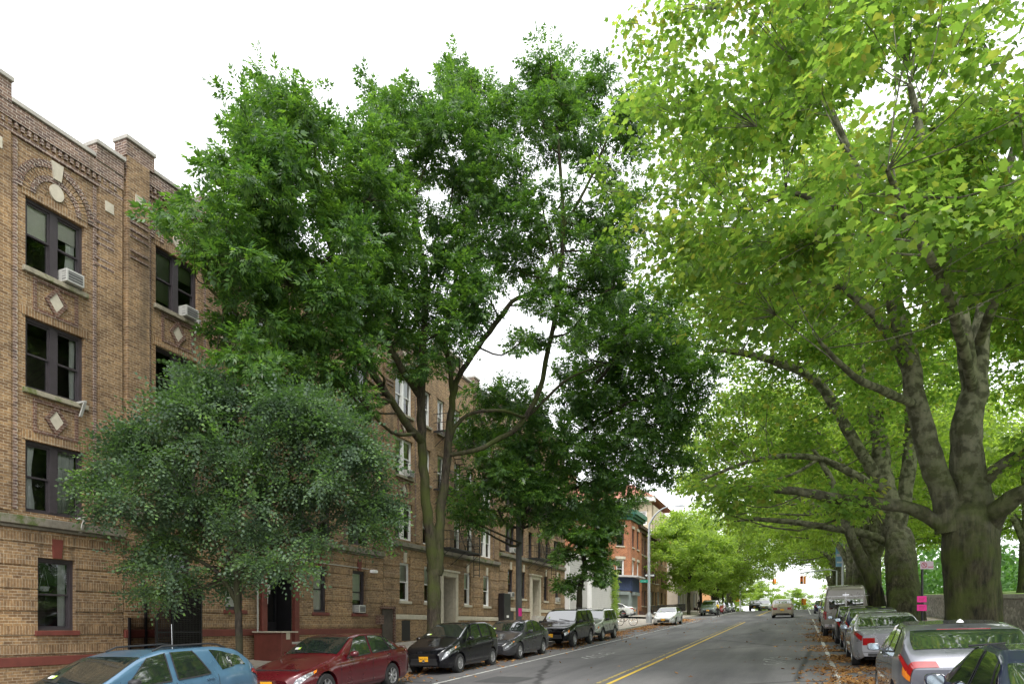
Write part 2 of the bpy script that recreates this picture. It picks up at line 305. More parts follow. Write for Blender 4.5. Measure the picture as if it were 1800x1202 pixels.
def text_mb(txt, size, mb=None, ext=.002):
    cu = bpy.data.curves.new('t', 'FONT'); cu.body = txt; cu.size = size; cu.extrude = ext; cu.align_x = 'CENTER'; cu.align_y = 'CENTER'; cu.resolution_u = 2
    o = bpy.data.objects.new('t', cu); C.objects.link(o); dg = bpy.context.evaluated_depsgraph_get(); me = bpy.data.meshes.new_from_object(o.evaluated_get(dg))
    vs = [v.co.copy() for v in me.vertices]; fs = [tuple(p.vertices) for p in me.polygons]
    bpy.data.objects.remove(o); bpy.data.curves.remove(cu); bpy.data.meshes.remove(me); return vs, fs
# ------------------------------------------------------------------ ground, road, pavements
def strip(xs, ys, fn, dz=0):
    mb = MB(); nx = len(xs); vs = [(x, y, fn(x, y) + dz) for y in ys for x in xs]
    mb.add(vs, [(j * nx + i, j * nx + i + 1, (j + 1) * nx + i + 1, (j + 1) * nx + i) for j in range(len(ys) - 1) for i in range(nx - 1)]); return mb
YS = [-30 + 2 * i for i in range(101)] + [190, 220, 260, 320, 400, 600, 900, 1500]
structure(strip([-1500, -400, -120, -40, -19, -12, 3, 9, 40, 120, 400, 1500], [-300, -100] + YS, lambda x, y: gy(y) - .4), 'ground', 'soil', recalc=False)
YR = [y for y in YS if y <= 320]
structure(strip([KL, -9, -6, -3, 0, KR], YR, road), 'road', 'asphalt', recalc=False)
SS0, SS1 = 70.6, 76.6                                            # side street
yA = [y for y in YR if y < SS0] + [SS0]; yB = [SS1] + [y for y in YR if y > SS1]
def kerb(x0, x1, ys, top, bot): 
    mb = MB()
    for a, b_ in zip(ys[:-1], ys[1:]):
        mb.hexa([(x0, a, bot(x0, a) - .3), (x1, a, bot(x1, a) - .3), (x1, b_, bot(x1, b_) - .3), (x0, b_, bot(x0, b_) - .3), (x0, a, top(a)), (x1, a, top(a)), (x1, b_, top(b_)), (x0, b_, top(b_))])
    return mb
for ys, nm in ((yA, 'pavement'), (yB, 'pavement')):
    structure(strip([-32 if ys is yB else -17.9, -17.9 + .01, -15, KL - .16], ys, swl), nm, 'pavement', recalc=False)
    structure(kerb(KL - .16, KL, ys, lambda y: swl(KL, y) + .003, road), 'kerb', 'kerbstone')
structure(strip([KR + .16, 6, 8.9], YR, swr), 'pavement', 'pavement', recalc=False)
structure(kerb(KR, KR + .16, YR, lambda y: swr(KR, y) + .003, road), 'kerb', 'kerbstone')
structure(strip([-90, -40, -18, KL + .002], [SS0, 72, 74, SS1], lambda x, y: gy(y) - .05 + .004), 'side_street', 'asphalt', recalc=False)
def marking(pts, wd, name, mat, dz=.006):
    mb = MB()
    for (xa, ya), (xb, yb) in zip(pts[:-1], pts[1:]):
        k = max(1, int(abs(yb - ya) / 2))
        for i in range(k):
            p, q = i / k, (i + 1) / k; x0, y0, x1, y1 = xa + (xb - xa) * p, ya + (yb - ya) * p, xa + (xb - xa) * q, ya + (yb - ya) * q
            mb.quad((x0 - wd / 2, y0, road(x0 - wd / 2, y0) + dz), (x0 + wd / 2, y0, road(x0 + wd / 2, y0) + dz), (x1 + wd / 2, y1, road(x1 + wd / 2, y1) + dz), (x1 - wd / 2, y1, road(x1 - wd / 2, y1) + dz))
    return structure(mb, name, mat, recalc=False)
marking([(-9.05, -5), (-9.05, 69)], .11, 'parking_line', 'line_white'); marking([(-9.05, 79), (-9.05, 150)], .11, 'parking_line', 'line_white')
marking([(.78, -5), (.78, 66)], .12, 'parking_line', 'line_white'); marking([(.78, 82), (.78, 160)], .12, 'parking_line', 'line_white')
marking([(-4.42, -5), (-4.42, 62)], .11, 'centre_line', 'line_yellow'); marking([(-4.72, -5), (-4.72, 62)], .11, 'centre_line', 'line_yellow_worn')
marking([(-4.42, 82), (-4.42, 160)], .11, 'centre_line', 'line_yellow'); marking([(-4.72, 82), (-4.72, 160)], .11, 'centre_line', 'line_yellow_worn')
marking([(-5.6, 33.0), (-3.6, 33.0 + .01)], .12, 'stop_mark', 'line_faint')
def flat(pts, name, mat, dz=.007):
    mb = MB(); mb.add([(x, y, road(x, y) + dz) for x, y in pts], [tuple(range(len(pts)))]); return structure(mb, name, mat, recalc=False)
def sharrow(x, y, d=1):
    mb = MB()
    for dy in (0, .6):
        for s in (-1, 1):
            q = [(x, y + d * (1.9 + dy)), (x, y + d * (2.12 + dy)), (x + s * .42, y + d * (1.55 + dy)), (x + s * .42, y + d * (1.33 + dy))]; mb.add([(a, b_, road(a, b_) + .007) for a, b_ in q], [(0, 1, 2, 3)])
    for cy in (0, .95):
        k = 18
        for i in range(k):
            g0, g1 = 2 * math.pi * i / k, 2 * math.pi * (i + 1) / k
            q = [(x + math.cos(g) * r * 1.0, y + cy * d + math.sin(g) * r) for g, r in ((g0, .34), (g1, .34), (g1, .26), (g0, .26))]; mb.add([(a, b_, road(a, b_) + .007) for a, b_ in q], [(0, 1, 2, 3)])
    for (a, b_), (c, e) in (((0, 0), (.22, .5)), ((.22, .5), (0, .95)), ((-.1, .35), (.3, .55))):
        q = [(x + a - .03, y + d * b_), (x + a + .03, y + d * b_), (x + c + .03, y + d * e), (x + c - .03, y + d * e)]; mb.add([(p, r, road(p, r) + .008) for p, r in q], [(0, 1, 2, 3)])
    structure(mb, 'cycle_marking', 'line_faint', recalc=False)
sharrow(-.75, 22.5); sharrow(-7.2, 27.5, -1); sharrow(-.75, 62); sharrow(-7.2, 64, -1)
structure(MB().add([(-6.1 + .3 * math.cos(a * .393), 9.6 + .3 * math.sin(a * .393), road(-6.1, 9.6) + .008) for a in range(16)], [tuple(range(16))]), 'manhole_cover', 'tar', recalc=False)
flat([(-8.2, 17.2), (-6.9, 17.0), (-6.8, 18.4), (-8.1, 18.7)], 'asphalt_patch', 'tar')
flat([(-8.6, 12.0), (-8.0, 12.0), (-8.0, 12.08), (-8.6, 12.08)], 'chalk_mark', 'line_faint'); flat([(-8.7, 14.6), (-7.9, 14.5), (-7.9, 14.62), (-8.7, 14.72)], 'chalk_mark', 'line_faint')
# right-hand park: wall, lawn
WX = 9.0
def wt(y): return gy(y) + 1.95
mb = MB(); cap = MB()
for i in range(-10, 90):
    a, b_ = i * 2.0, i * 2.0 + 2.0
    mb.hexa([(WX, a, gy(a) - .3), (WX + .45, a, gy(a) - .3), (WX + .45, b_, gy(b_) - .3), (WX, b_, gy(b_) - .3), (WX, a, wt(a)), (WX + .45, a, wt(a)), (WX + .45, b_, wt(b_)), (WX, b_, wt(b_))])
    cap.hexa([(WX - .08, a + .01, wt(a) + .002), (WX + .53, a + .01, wt(a) + .002), (WX + .53, b_ - .01, wt(b_) + .002), (WX - .08, b_ - .01, wt(b_) + .002), (WX - .08, a + .01, wt(a) + .2), (WX + .53, a + .01, wt(a) + .2), (WX + .53, b_ - .01, wt(b_) + .2), (WX - .08, b_ - .01, wt(b_) + .2)])
rw = empty('retaining_wall', (WX, 40, gy(40)), 'grey rubble stone wall with pale coping along the park side pavement', 'wall')
mb.build('wall', 'rubble', rw); cap.build('coping', 'kerbstone', rw)
def lawn(x, y): return gy(y) + 1.95 + .022 * min(60, (x - 9)) + .12
structure(strip([WX + .5, 12, 20, 40, 80, 150], YR, lawn), 'lawn', 'grass', recalc=False)
# ------------------------------------------------------------------ apartment houses
class Fac:
    """a vertical facade plane: s along it, z up, o outwards"""
    def __init__(s, p0, d, n): s.p, s.d, s.n = Vector(p0), Vector(d), Vector(n)
    def pt(s, a, z, o=0): q = s.p + s.d * a + s.n * o; return (q.x, q.y, z)
    def box(s, mb, a0, a1, z0, z1, o0, o1, mi=0):
        mb.hexa([s.pt(a0, z0, o0), s.pt(a1, z0, o0), s.pt(a1, z0, o1), s.pt(a0, z0, o1), s.pt(a0, z1, o0), s.pt(a1, z1, o0), s.pt(a1, z1, o1), s.pt(a0, z1, o1)], mi)
    def wall(s, mb, a0, a1, z0, z1, ops, rev=.28, room=.9, mi=0, mroom=1):
        A = sorted({a0, a1, *[o[0] for o in ops], *[o[1] for o in ops]}); Z = sorted({z0, z1, *[o[2] for o in ops], *[o[3] for o in ops]})
        for i in range(len(A) - 1):
            for j in range(len(Z) - 1):
                ca, cz = (A[i] + A[i + 1]) / 2, (Z[j] + Z[j + 1]) / 2
                if any(o[0] < ca < o[1] and o[2] < cz < o[3] for o in ops): continue
                mb.quad(s.pt(A[i], Z[j]), s.pt(A[i + 1], Z[j]), s.pt(A[i + 1], Z[j + 1]), s.pt(A[i], Z[j + 1]), mi)
        for o in ops:
            b0, b1, y0, y1 = o[:4]; r = rev
            for (p, q, t, u) in (((b0, y0), (b1, y0), 0, 0), ((b1, y0), (b1, y1), 0, 0), ((b1, y1), (b0, y1), 0, 0), ((b0, y1), (b0, y0), 0, 0)):
                mb.quad(s.pt(*p), s.pt(*q), s.pt(*q, -r), s.pt(*p, -r), mi)
            e = .25; R = r + room
            for p, q in (((b0, y0), (b1, y0)), ((b1, y0), (b1, y1)), ((b1, y1), (b0, y1)), ((b0, y1), (b0, y0))):
                mb.quad(s.pt(*p, -r), s.pt(*q, -r), s.pt(*q, -R), s.pt(*p, -R), mroom)
            mb.quad(s.pt(b0, y0, -R), s.pt(b1, y0, -R), s.pt(b1, y1, -R), s.pt(b0, y1, -R), mroom)
    def band(s, mb, a0, a1, z0, z1, o, ops, mi=0, o0=0):
        cuts = sorted([(max(a0, p[0] - p[4] if len(p) > 4 else p[0]), min(a1, p[1] + p[4] if len(p) > 4 else p[1])) for p in ops if p[2] < z1 and p[3] > z0 and p[0] < a1 and p[1] > a0]); c = a0
        for x, y in cuts:
            if x > c + .01: s.box(mb, c, x, z0, z1, o0, o, mi)
            c = max(c, y)
        if c < a1 - .01: s.box(mb, c, a1, z0, z1, o0, o, mi)
def window(F, root, a0, a1, z0, z1, frame, dbl=False, cur=None, ac=None, sill='stone_trim', shade=None, bracket=False, fw=.07, low=True):
    mb = MB(); t, o0, o1 = fw, -.2, -.09
    F.box(mb, a0, a0 + t, z0, z1, o0, o1); F.box(mb, a1 - t, a1, z0, z1, o0, o1); F.box(mb, a0 + t, a1 - t, z1 - t, z1, o0, o1); F.box(mb, a0 + t, a1 - t, z0, z0 + t * .8, o0, o1)
    cols = [(a0 + t, a1 - t)]
    if dbl:
        mid = (a0 + a1) / 2; F.box(mb, mid - .1, mid + .1, z0 + t * .8, z1 - t, o0, o1 + .01); cols = [(a0 + t, mid - .1), (mid + .1, a1 - t)]
    zm = (z0 + z1) / 2; gl = MB()
    for c0, c1 in cols:
        k = .045
        for (y0, y1, oo) in ((zm - .02, z1 - t, -.13), (z0 + t * .8, zm + .02, -.17)):
            F.box(mb, c0, c0 + k, y0, y1, oo - .03, oo); F.box(mb, c1 - k, c1, y0, y1, oo - .03, oo)
            F.box(mb, c0 + k, c1 - k, y1 - k, y1, oo - .03, oo); F.box(mb, c0 + k, c1 - k, y0, y0 + k, oo - .03, oo)
            gl.quad(F.pt(c0 + k, y0 + k, oo - .015), F.pt(c1 - k, y0 + k, oo - .015), F.pt(c1 - k, y1 - k, oo - .015), F.pt(c0 + k, y1 - k, oo - .015))
    w_ = mb.build('window', frame, root); gl.build('pane', 'glass', w_, recalc=False)
    if low:
        sb = MB(); F.box(sb, a0 - .08, a1 + .08, z0 - .13, z0 - .003, -.08, .09); sb.build('sill', sill, w_, bevel=.01)
    for side in (cur or ''):
        cb = MB(); c0, c1 = cols[0] if side in 'lL' else cols[-1]; wd = (c1 - c0) * (.85 if side in 'LR' else (.55 if side in 'rl' else .25)); q0, q1 = (c1 - wd, c1) if side in 'rRm' else (c0, c0 + wd)
        k = 14; vs = []
        for j in range(9):
            z = z1 - t + (z0 + t - z1 + t) * j / 8; sq = 1 - .25 * math.sin(math.pi * min(1, j / 7.)) if side in 'lr' else 1
            for i in range(k + 1):
                a = q1 - (q1 - q0) * sq * (1 - i / k) if side in 'rRm' else q0 + (q1 - q0) * sq * i / k; vs.append(F.pt(a, z, -.27 + .02 * math.sin(i * 2.1) + .008 * math.sin(j + i)))
        cb.add(vs, [(j * (k + 1) + i, j * (k + 1) + i + 1, (j + 1) * (k + 1) + i + 1, (j + 1) * (k + 1) + i) for j in range(8) for i in range(k)]); cb.build('curtain', 'curtain', w_, recalc=False)
    if shade:
        hb = MB()
        for (c0, c1), fr in zip(cols, shade if isinstance(shade, (tuple, list)) else [shade] * len(cols)):
            if fr > 0: F.box(hb, c0 + .02, c1 - .02, z1 - t - (z1 - z0 - 2 * t) * fr, z1 - t, -.225, -.215)
        if hb.v: hb.build('window_shade', 'shade', w_)
    if ac is not None:
        c0, c1 = cols[-1] if ac == 'r' else cols[0]; cc = (c0 + c1) / 2; hw = min(.25, (c1 - c0) / 2 - .02); ab = MB(); zb = z0 + .03
        F.box(ab, cc - hw, cc + hw, zb, zb + .33, -.25, .2); ax = ab.build('air_conditioner', 'ac_white', w_, bevel=.012); g = MB()
        F.box(g, cc - hw + .05, cc + hw - .05, zb + .05, zb + .28, .202, .206)
        for i in range(3): F.box(g, cc - hw + .04, cc + hw - .04, zb + .09 + i * .07, zb + .1 + i * .07, .208, .212, 1)
        for sgn, ox in ((-1, cc - hw - .004), (1, cc + hw + .0)):
            for i in range(4): F.box(g, ox, ox + .004, zb + .06 + i * .07, zb + .08 + i * .06, .03, .17)
        g.build('grille', ['ac_grille', 'ac_white'], ax)
    if bracket:
        bb = MB(); a = a1 - .22; F.box(bb, a, a + .05, z0 - .02, z0 + .03, -.05, .32)
        bb.hexa([F.pt(a, z0 - .38, .08), F.pt(a + .07, z0 - .38, .08), F.pt(a + .07, z0 - .36, .14), F.pt(a, z0 - .36, .14), F.pt(a, z0 - .02, .26), F.pt(a + .07, z0 - .02, .26), F.pt(a + .07, z0 + .02, .32), F.pt(a, z0 + .02, .32)])
        bb.build('bracket', 'ac_white', w_)
    return w_
def arch(F, root, ca, cz, R, dz):
    mb = MB(); k = 34
    for (r0, r1, mi, oo) in ((R - .17, R, 1, .05), (R - .36, R - .18, 0, .03), (R - .5, R - .37, 1, .045), (R - .72, R - .51, 0, .02)):
        n_ = int(k * r1 / R)
        for i in range(n_):
            g0, g1 = math.pi * i / n_ + .012, math.pi * (i + 1) / n_ - .012
            q = [(ca + r * math.cos(g), cz + r * math.sin(g)) for r, g in ((r0, g0), (r1, g0), (r1, g1), (r0, g1))]
            mb.hexa([F.pt(a, z, 0) for a, z in q] + [F.pt(a, z, oo) for a, z in q], mi)
    a_ = mb.build('brick_arch', ['brick', 'brick_weathered'], root)
    kb = MB(); kb.hexa([F.pt(ca - .1, cz + R - .40, 0), F.pt(ca + .1, cz + R - .40, 0), F.pt(ca + .16, cz + R + .04, 0), F.pt(ca - .16, cz + R + .04, 0), F.pt(ca - .1, cz + R - .40, .08), F.pt(ca + .1, cz + R - .40, .08), F.pt(ca + .16, cz + R + .04, .08), F.pt(ca - .16, cz + R + .04, .08)])
    kb.build('keystone', 'limestone', a_)
    db = MB(); kk = 22; c = [(ca + .19 * math.cos(2 * math.pi * i / kk), cz + .33 + .21 * math.sin(2 * math.pi * i / kk)) for i in range(kk)]
    db.add([F.pt(a, z, 0) for a, z in c] + [F.pt(a, z, .05) for a, z in c], [tuple(range(kk)), tuple(range(kk, 2 * kk))] + [(i, (i + 1) % kk, kk + (i + 1) % kk, kk + i) for i in range(kk)]); db.build('stone_disc', 'limestone', a_)
def diamond(F, root, ca, cz, hw=.6):
    mb = MB(); 
    for (a0, a1, z0, z1) in ((ca - hw, ca + hw, cz + .34, cz + .43), (ca - hw, ca + hw, cz - .43, cz - .34), (ca - hw, ca - hw + .09, cz - .34, cz + .34), (ca + hw - .09, ca + hw, cz - .34, cz + .34)): F.box(mb, a0, a1, z0, z1, 0, .03)
    for s1, s2 in ((1, 1), (1, -1), (-1, 1), (-1, -1)):
        q = [(ca + s1 * .2, cz), (ca + s1 * .31, cz), (ca, cz + s2 * .40), (ca, cz + s2 * .26)]
        mb.hexa([F.pt(a, z, 0) for a, z in q] + [F.pt(a, z, .045) for a, z in q])
    p_ = mb.build('brick_panel', 'brick_dark', root); d = MB(); q = [(ca + .19, cz), (ca, cz + .25), (ca - .19, cz), (ca, cz - .25)]
    d.hexa([F.pt(a, z, 0) for a, z in q] + [F.pt(a, z, .03) for a, z in q]); d.build('stone_diamond', 'limestone', p_)
def fire_escape(F, root, a0, a1, levels, dz):
    fe = MB(); r = .018
    for li, z in enumerate(levels):
        z -= .12
        for i in range(9): F.box(fe, a0, a1, z, z + .03, .03 + i * .115, .07 + i * .115)
        for a in (a0, a1): F.box(fe, a - .02, a + .02, z - .05, z + .05, 0, 1.0)
        F.box(fe, a0, a1, z - .04, z + .04, .98, 1.02)
        for h in (.45, .9):
            F.box(fe, a0, a1, z + h, z + h + .03, .985, 1.01)
            for a in (a0, a1): F.box(fe, a - .012, a + .012, z + h, z + h + .03, 0, 1.0)
        k = int((a1 - a0) / .14)
        for i in range(k + 1):
            a = a0 + (a1 - a0) * i / k; F.box(fe, a - .009, a + .009, z, z + .9, .99, 1.008)
        for o in (.2, .4, .6, .8):
            for a in (a0, a1): F.box(fe, a - .009, a + .009, z, z + .9, o - .009, o + .009)
        for a in (a0 + .1, (a0 + a1) / 2, a1 - .1): fe.tube([F.pt(a, z - .75, .02), F.pt(a, z - .03, .95)], .018, 5)
    fb = fe.build('fire_escape', 'iron', root); ld = MB()
    for z0, z1 in zip(levels[:-1], levels[1:]):
        p0, p1 = (a1 - .5, z0 - .1), (a0 + .8, z1 - .1)
        for o in (.35, .85): ld.tube([F.pt(*p0, o), F.pt(*p1, o)], .022, 4)
        for i in range(12):
            t = (i + .5) / 12; F.box(ld, p0[0] + (p1[0] - p0[0]) * t - .06, p0[0] + (p1[0] - p0[0]) * t + .06, p0[1] + (p1[1] - p0[1]) * t, p0[1] + (p1[1] - p0[1]) * t + .02, .35, .85)
    z = levels[0] - .12
    for o in (.55, .9): F.box(ld, a1 - .05, a1 - .02, z - 1.3, z + .9, o, o + .03)
    for i in range(7): F.box(ld, a1 - .05, a1 - .02, z - 1.2 + i * .3, z - 1.17 + i * .3, .58, .9)
    ld.build('ladder', 'iron', fb)
def ac_cur(i, j, sty):
    h = (i * 7 + j * 13 + sty * 5) % 11
    return h
def apartment(k, s0, label, frame, door, ex):
    dz = .67 * k; F = Fac((FX, 0, 0), (0, 1, 0), (1, 0, 0)); W_ = 13.55 if k else 13.6
    root = empty('apartment_building', (FX, s0 + 6.8, swl(FX, s0 + 6.8)), label, 'apartment building', 'brick apartment buildings along the left pavement')
    s1 = s0 + W_; H = 15.0 + dz; stone = 'red_paint' if k < 2 else 'limestone'
    Z4 = [(5.07, 6.88), (8.17, 9.98), (11.2, 12.98)]; dcol = [(1.1, 2.7), (10.86, 12.43)]; scol = [(3.75, 4.55), (5.35, 6.1), (7.3, 8.05), (8.95, 9.7)]
    if k == 0: dcol = [(1.1, 2.7), (10.86, 12.43)]
    gcol = [(1.45, 2.45), (3.85, 4.75), (8.5, 9.4), (11.15, 12.17)]; dr = (5.75, 7.25)
    ops = []; wl = []
    for fi, (a, b_) in enumerate(Z4):
        for ci, (c, d) in enumerate(dcol): ops.append((s0 + c, s0 + d, a + dz, b_ + dz)); wl.append((ops[-1], True, fi, ci))
        for ci, (c, d) in enumerate(scol): ops.append((s0 + c, s0 + d, a + dz, b_ + dz)); wl.append((ops[-1], False, fi, ci + 2))
    gops = [(s0 + a, s0 + b_, 2.09 + dz, 3.95 + dz) for a, b_ in gcol]
    gb = lambda s: swl(FX, s)
    dop = (s0 + dr[0], s0 + dr[1], .95 + dz, 3.55 + dz)
    for i, o in enumerate(gops): ops.append(o); wl.append((o, False, -1, i))
    mb = MB(); F.wall(mb, s0, s1, -.5 + .5 * k, H, ops + [dop]); mb.build('wall', ['brick', 'interior'], root, recalc=False)
    # parapets, back, sides, roof
    pb = MB(); cp = MB()
    def par(a0, a1, zt, o=0., back=.35):
        F.box(pb, a0, a1, H - .0, zt, -back, o); F.box(cp, a0 - .03, a1 + .03, zt + .002, zt + .11, -back - .05, o + .06)
    par(s0 + .0, s0 + .95, 16.12 - .67 + dz, .12); par(s0 + .98, s0 + 2.78, 15.05 + dz, .03); par(s0 + 2.81, s0 + 3.55, 15.35 + dz, .06); par(s0 + 3.6, s0 + 5.2, 15.08 + dz, .03)
    par(s0 + 5.25, s0 + 8.3, 16.3 - .4 + dz, .06); par(s0 + 8.35, s0 + 9.7, 15.08 + dz, .03); par(s0 + 9.73, s0 + 10.48, 15.5 + dz, .08); par(s0 + 10.51, s0 + 12.7, 15.05 + dz, .03); par(s0 + 12.73, s1 - .02, 15.42 + dz, .09)
    pb.build('parapet', 'brick_weathered', root); cp.build('coping', 'kerbstone', root, bevel=.01)
    bd = MB(); bd.box(FX - 12, FX - 1.25, s0 + .003, s1 - .003, -.5, H - .35); bd.box(FX - 1.3, FX - .004, s0 + .004, s0 + .3, -.4, H - .01); bd.box(FX - 1.3, FX - .004, s1 - .3, s1 - .004, -.4, H - .01)
    bd.build('rear_block', 'brick', root); rf = MB(); rf.box(FX - 11.9, FX - .4, s0 + .02, s1 - .02, H - .34, H - .25); rf.build('roof', 'tar', root)
    # weathered zone around the arches, decorative courses
    q = MB()
    for a0, a1 in ((s0 + .02, s0 + 3.55), (s0 + 9.75, s1 - .02)):
        F.band(q, a0, a1, 14.62 + dz, 14.98 + dz, .07, ops, 0); F.band(q, a0, a1, 14.30 + dz, 14.40 + dz, .05, ops, 0)
        for i in range(int((a1 - a0) / .16)): F.box(q, a0 + i * .16 + .02, a0 + i * .16 + .1, 14.46 + dz, 14.60 + dz, 0, .06)
    for a in (s0 + .42, s0 + 13.0): 
        for z in (13.3, 12.9, 12.3): F.box(q, a - .3, a + .3, z + dz, z + .07 + dz, .0, .05 if a > s0 + 1 else .15); F.box(q, a - .3, a + .3, z - .18 + dz, z - .11 + dz, .0, .05 if a > s0 + 1 else .15)
    for a0, a1 in ((s0 + 5.25, s0 + 8.3),):
        F.box(q, a0, a1, 15.2 + dz, 15.45 + dz, .061, .1); F.box(q, a0, a1, 14.4 + dz, 14.5 + dz, 0, .05)
    # vertical dark strips
    for a in (.82, 2.95, 10.55, 12.68): F.box(q, s0 + a, s0 + a + .09, 5.1 + dz, 14.25 + dz, 0, .035)
    q.build('brick_trim', 'brick_weathered', root)
    # pilaster (projects)
    pl = MB(); F.box(pl, s0 + .05, s0 + .78, 5.05 + dz, H - .001, 0, .12); F.box(pl, s0 + 12.83, s1 - .03, 5.05 + dz, H - .001, 0, .045); F.box(pl, s0 + 9.8, s0 + 10.48, 5.05 + dz, H - .001, 0, .045); F.box(pl, s0 + 3.02, s0 + 3.5, 5.05 + dz, H - .001, 0, .045)
    pl.build_each('pilaster', 'brick', root)
    sq = MB()
    for a, o in ((s0 + .42, .12), (s0 + 13.15, .045), (s0 + 10.14, .045)): F.box(sq, a - .13, a + .13, 13.75 + dz, 14.02 + dz, 0, o + .02)
    for a in (s0 + 5.8, s0 + 6.77, s0 + 7.75):
        qd = [(a + .17, 15.0 + dz), (a, 15.27 + dz), (a - .17, 15.0 + dz), (a, 14.73 + dz)]; sq.hexa([F.pt(x, z, 0) for x, z in qd] + [F.pt(x, z, .09) for x, z in qd])
    sq.build_each('stone_block', 'limestone', root)
    for c, d in dcol:
        ca = s0 + (c + d) / 2; arch(F, root, ca, 13.12 + dz, 1.05, dz)
        for z in (7.53, 10.6): diamond(F, root, ca, z + dz)
    hd = MB()
    for o in ops:
        if o[3] - dz > 4 and o[3] - dz < 12.9 or o[3] - dz > 12.9: F.box(hd, o[0] - .1, o[1] + .1, o[3] + .003, o[3] + .235, 0, .018)
    hd.build_each('lintel', 'brick_soldier', root)
    # belt course
    bl = MB(); F.band(bl, s0 - .0, s1, 4.72 + dz, 4.94 + dz, .17, []); F.band(bl, s0, s1, 4.64 + dz, 4.715 + dz, .09, []); bl.build('belt_course', 'belt_stone', root, bevel=.015)
    # banded ground floor
    gw = MB(); allg = gops + [dop[:4] + (.28,)]
    z = 4.62; zz = [4.27, 3.70, 3.12, 2.56, 1.95, 1.46]
    for i, zt in enumerate([4.62] + zz[:-1]):
        zb_ = zz[i]; F.band(gw, s0, s1, zb_ + .025 + dz, zt + dz, .03, allg, 0)
        F.band(gw, s0, s1, zb_ + .045 + dz, zb_ + .26 + dz, .036, allg, 1, .0305)
    gw.build('banded_brick', ['brick', 'brick_soldier'], root)
    ks = MB()
    for o in gops:
        c = (o[0] + o[1]) / 2; ks.hexa([F.pt(c - .1, o[3] - .0 + .01, 0), F.pt(c + .1, o[3] + .01, 0), F.pt(c + .14, o[3] + .5, 0), F.pt(c - .14, o[3] + .5, 0), F.pt(c - .1, o[3] + .01, .07), F.pt(c + .1, o[3] + .01, .07), F.pt(c + .14, o[3] + .5, .07), F.pt(c - .14, o[3] + .5, .07)])
    ks.build_each('keystone', stone, root)
    wt_ = MB(); F.band(wt_, s0, s1, 1.2 + dz, 1.43 + dz, .09, [dop[:4] + (.28,)]); wt_.build('water_table', stone, root, bevel=.012)
    bs = MB(); F.band(bs, s0, s1, -.4 + .5 * k, 1.195 + dz, .05, [dop[:4] + (.28,)]); bs.build('plinth', 'brick', root)
    for o, dbl, fi, ci in wl:
        h = (fi * 7 + ci * 5 + k * 3) % 9; key = (fi, ci)
        kw = ex.get(key, {})
        if not kw: kw = dict(shade=(.0, .0) if dbl else 0) if h % 3 == 0 else dict(shade=.45 + .1 * (h % 3), cur='l' if h == 4 else None)
        window(F, root, o[0], o[1], o[2], o[3], frame, dbl, sill='stone_trim' if fi >= 0 else stone, fw=.085 if frame == 'frame_dark' else .065, low=(fi != 0), **kw)
    # basement windows
    bw_ = MB()
    for a, b_ in ((1.6, 2.4), (9.2, 10.0)): F.box(bw_, s0 + a, s0 + b_, swl(FX, s0) + .12, 1.15 + dz, .052, .056)
    bw_.build_each('basement_grate', 'black_paint', root)
    # entrance
    e = MB(); d0, d1, z0, z1 = dop; F.box(e, d0 - .26, d0 - .003, z0 - .6, z1 + .25, 0, .16); F.box(e, d1 + .003, d1 + .26, z0 - .6, z1 + .25, 0, .16); F.box(e, d0 - .003, d1 + .003, z1 + .003, z1 + .25, 0, .16)
    F.box(e, d0 - .34, d1 + .34, z1 + .253, z1 + .36, 0, .24); jb = MB(); F.box(jb, d0 + .003, d0 + .03, z0, z1, -.85, -.002); F.box(jb, d1 - .03, d1 - .003, z0, z1, -.85, -.002); F.box(jb, d0 + .031, d1 - .031, z1 - .03, z1 - .003, -.85, -.002); jb.build_each('door_jamb', 'black_paint' if k < 2 else door, root)
    er = e.build('doorway', door, root, bevel=.012)
    de = MB(); F.box(de, d0 + .05, d0 + .12, z0, z1 - .02, -.75, -.68); F.box(de, d1 - .12, d1 - .05, z0, z1 - .02, -.75, -.68); F.box(de, d0 + .12, d1 - .12, z1 - .5, z1 - .43, -.75, -.68); F.box(de, d0 + .12, d1 - .12, z0 + .02, z0 + .75, -.74, -.69)
    mid = (d0 + d1) / 2; F.box(de, mid - .05, mid + .05, z0 + .76, z1 - .5, -.745, -.685)
    dd = de.build('door', 'black_paint', root); g = MB(); g.quad(F.pt(d0 + .1, z0 + .7, -.72), F.pt(d1 - .1, z0 + .7, -.72), F.pt(d1 - .1, z1 - .02, -.72), F.pt(d0 + .1, z1 - .02, -.72)); g.build('pane', 'glass', dd, recalc=False)
    hb = MB(); F.box(hb, mid + .07, mid + .1, z0 + 1.0, z0 + 1.3, -.68, -.62); hb.build('handle', 'chrome', dd)
    if k == 1:
        n_ = MB(); F.box(n_, mid - .05, mid + .2, z0 + 1.42, z0 + 1.8, -.66, -.655); F.box(n_, mid + .12, mid + .32, z0 + 1.8, z0 + 2.15, -.66, -.655); n_.build('notice', 'paper', dd)
    stp = MB(); gl_ = swl(FX + .5, mid); ns = max(2, int(round((z0 - gl_) / .17)))
    for i in range(ns): F.box(stp, d0 - .2, d1 + .2, gl_ - .3, z0 - .002 - (ns - 1 - i) * (z0 - gl_) / ns, -.001 if i else .02, 0) if False else F.box(stp, d0 - .24, d1 + .24, gl_ - .3, z0 - i * (z0 - gl_) / ns - .01, .165 + i * .3 if i else -.9, .165 + (i + 1) * .3)
    stp.build('steps', 'kerbstone', root, bevel=.01)
    if k >= 2: fire_escape(F, root, s0 + 4.9, s0 + 8.7, [a + dz for a, _ in Z4], dz)
    return root, F, dop
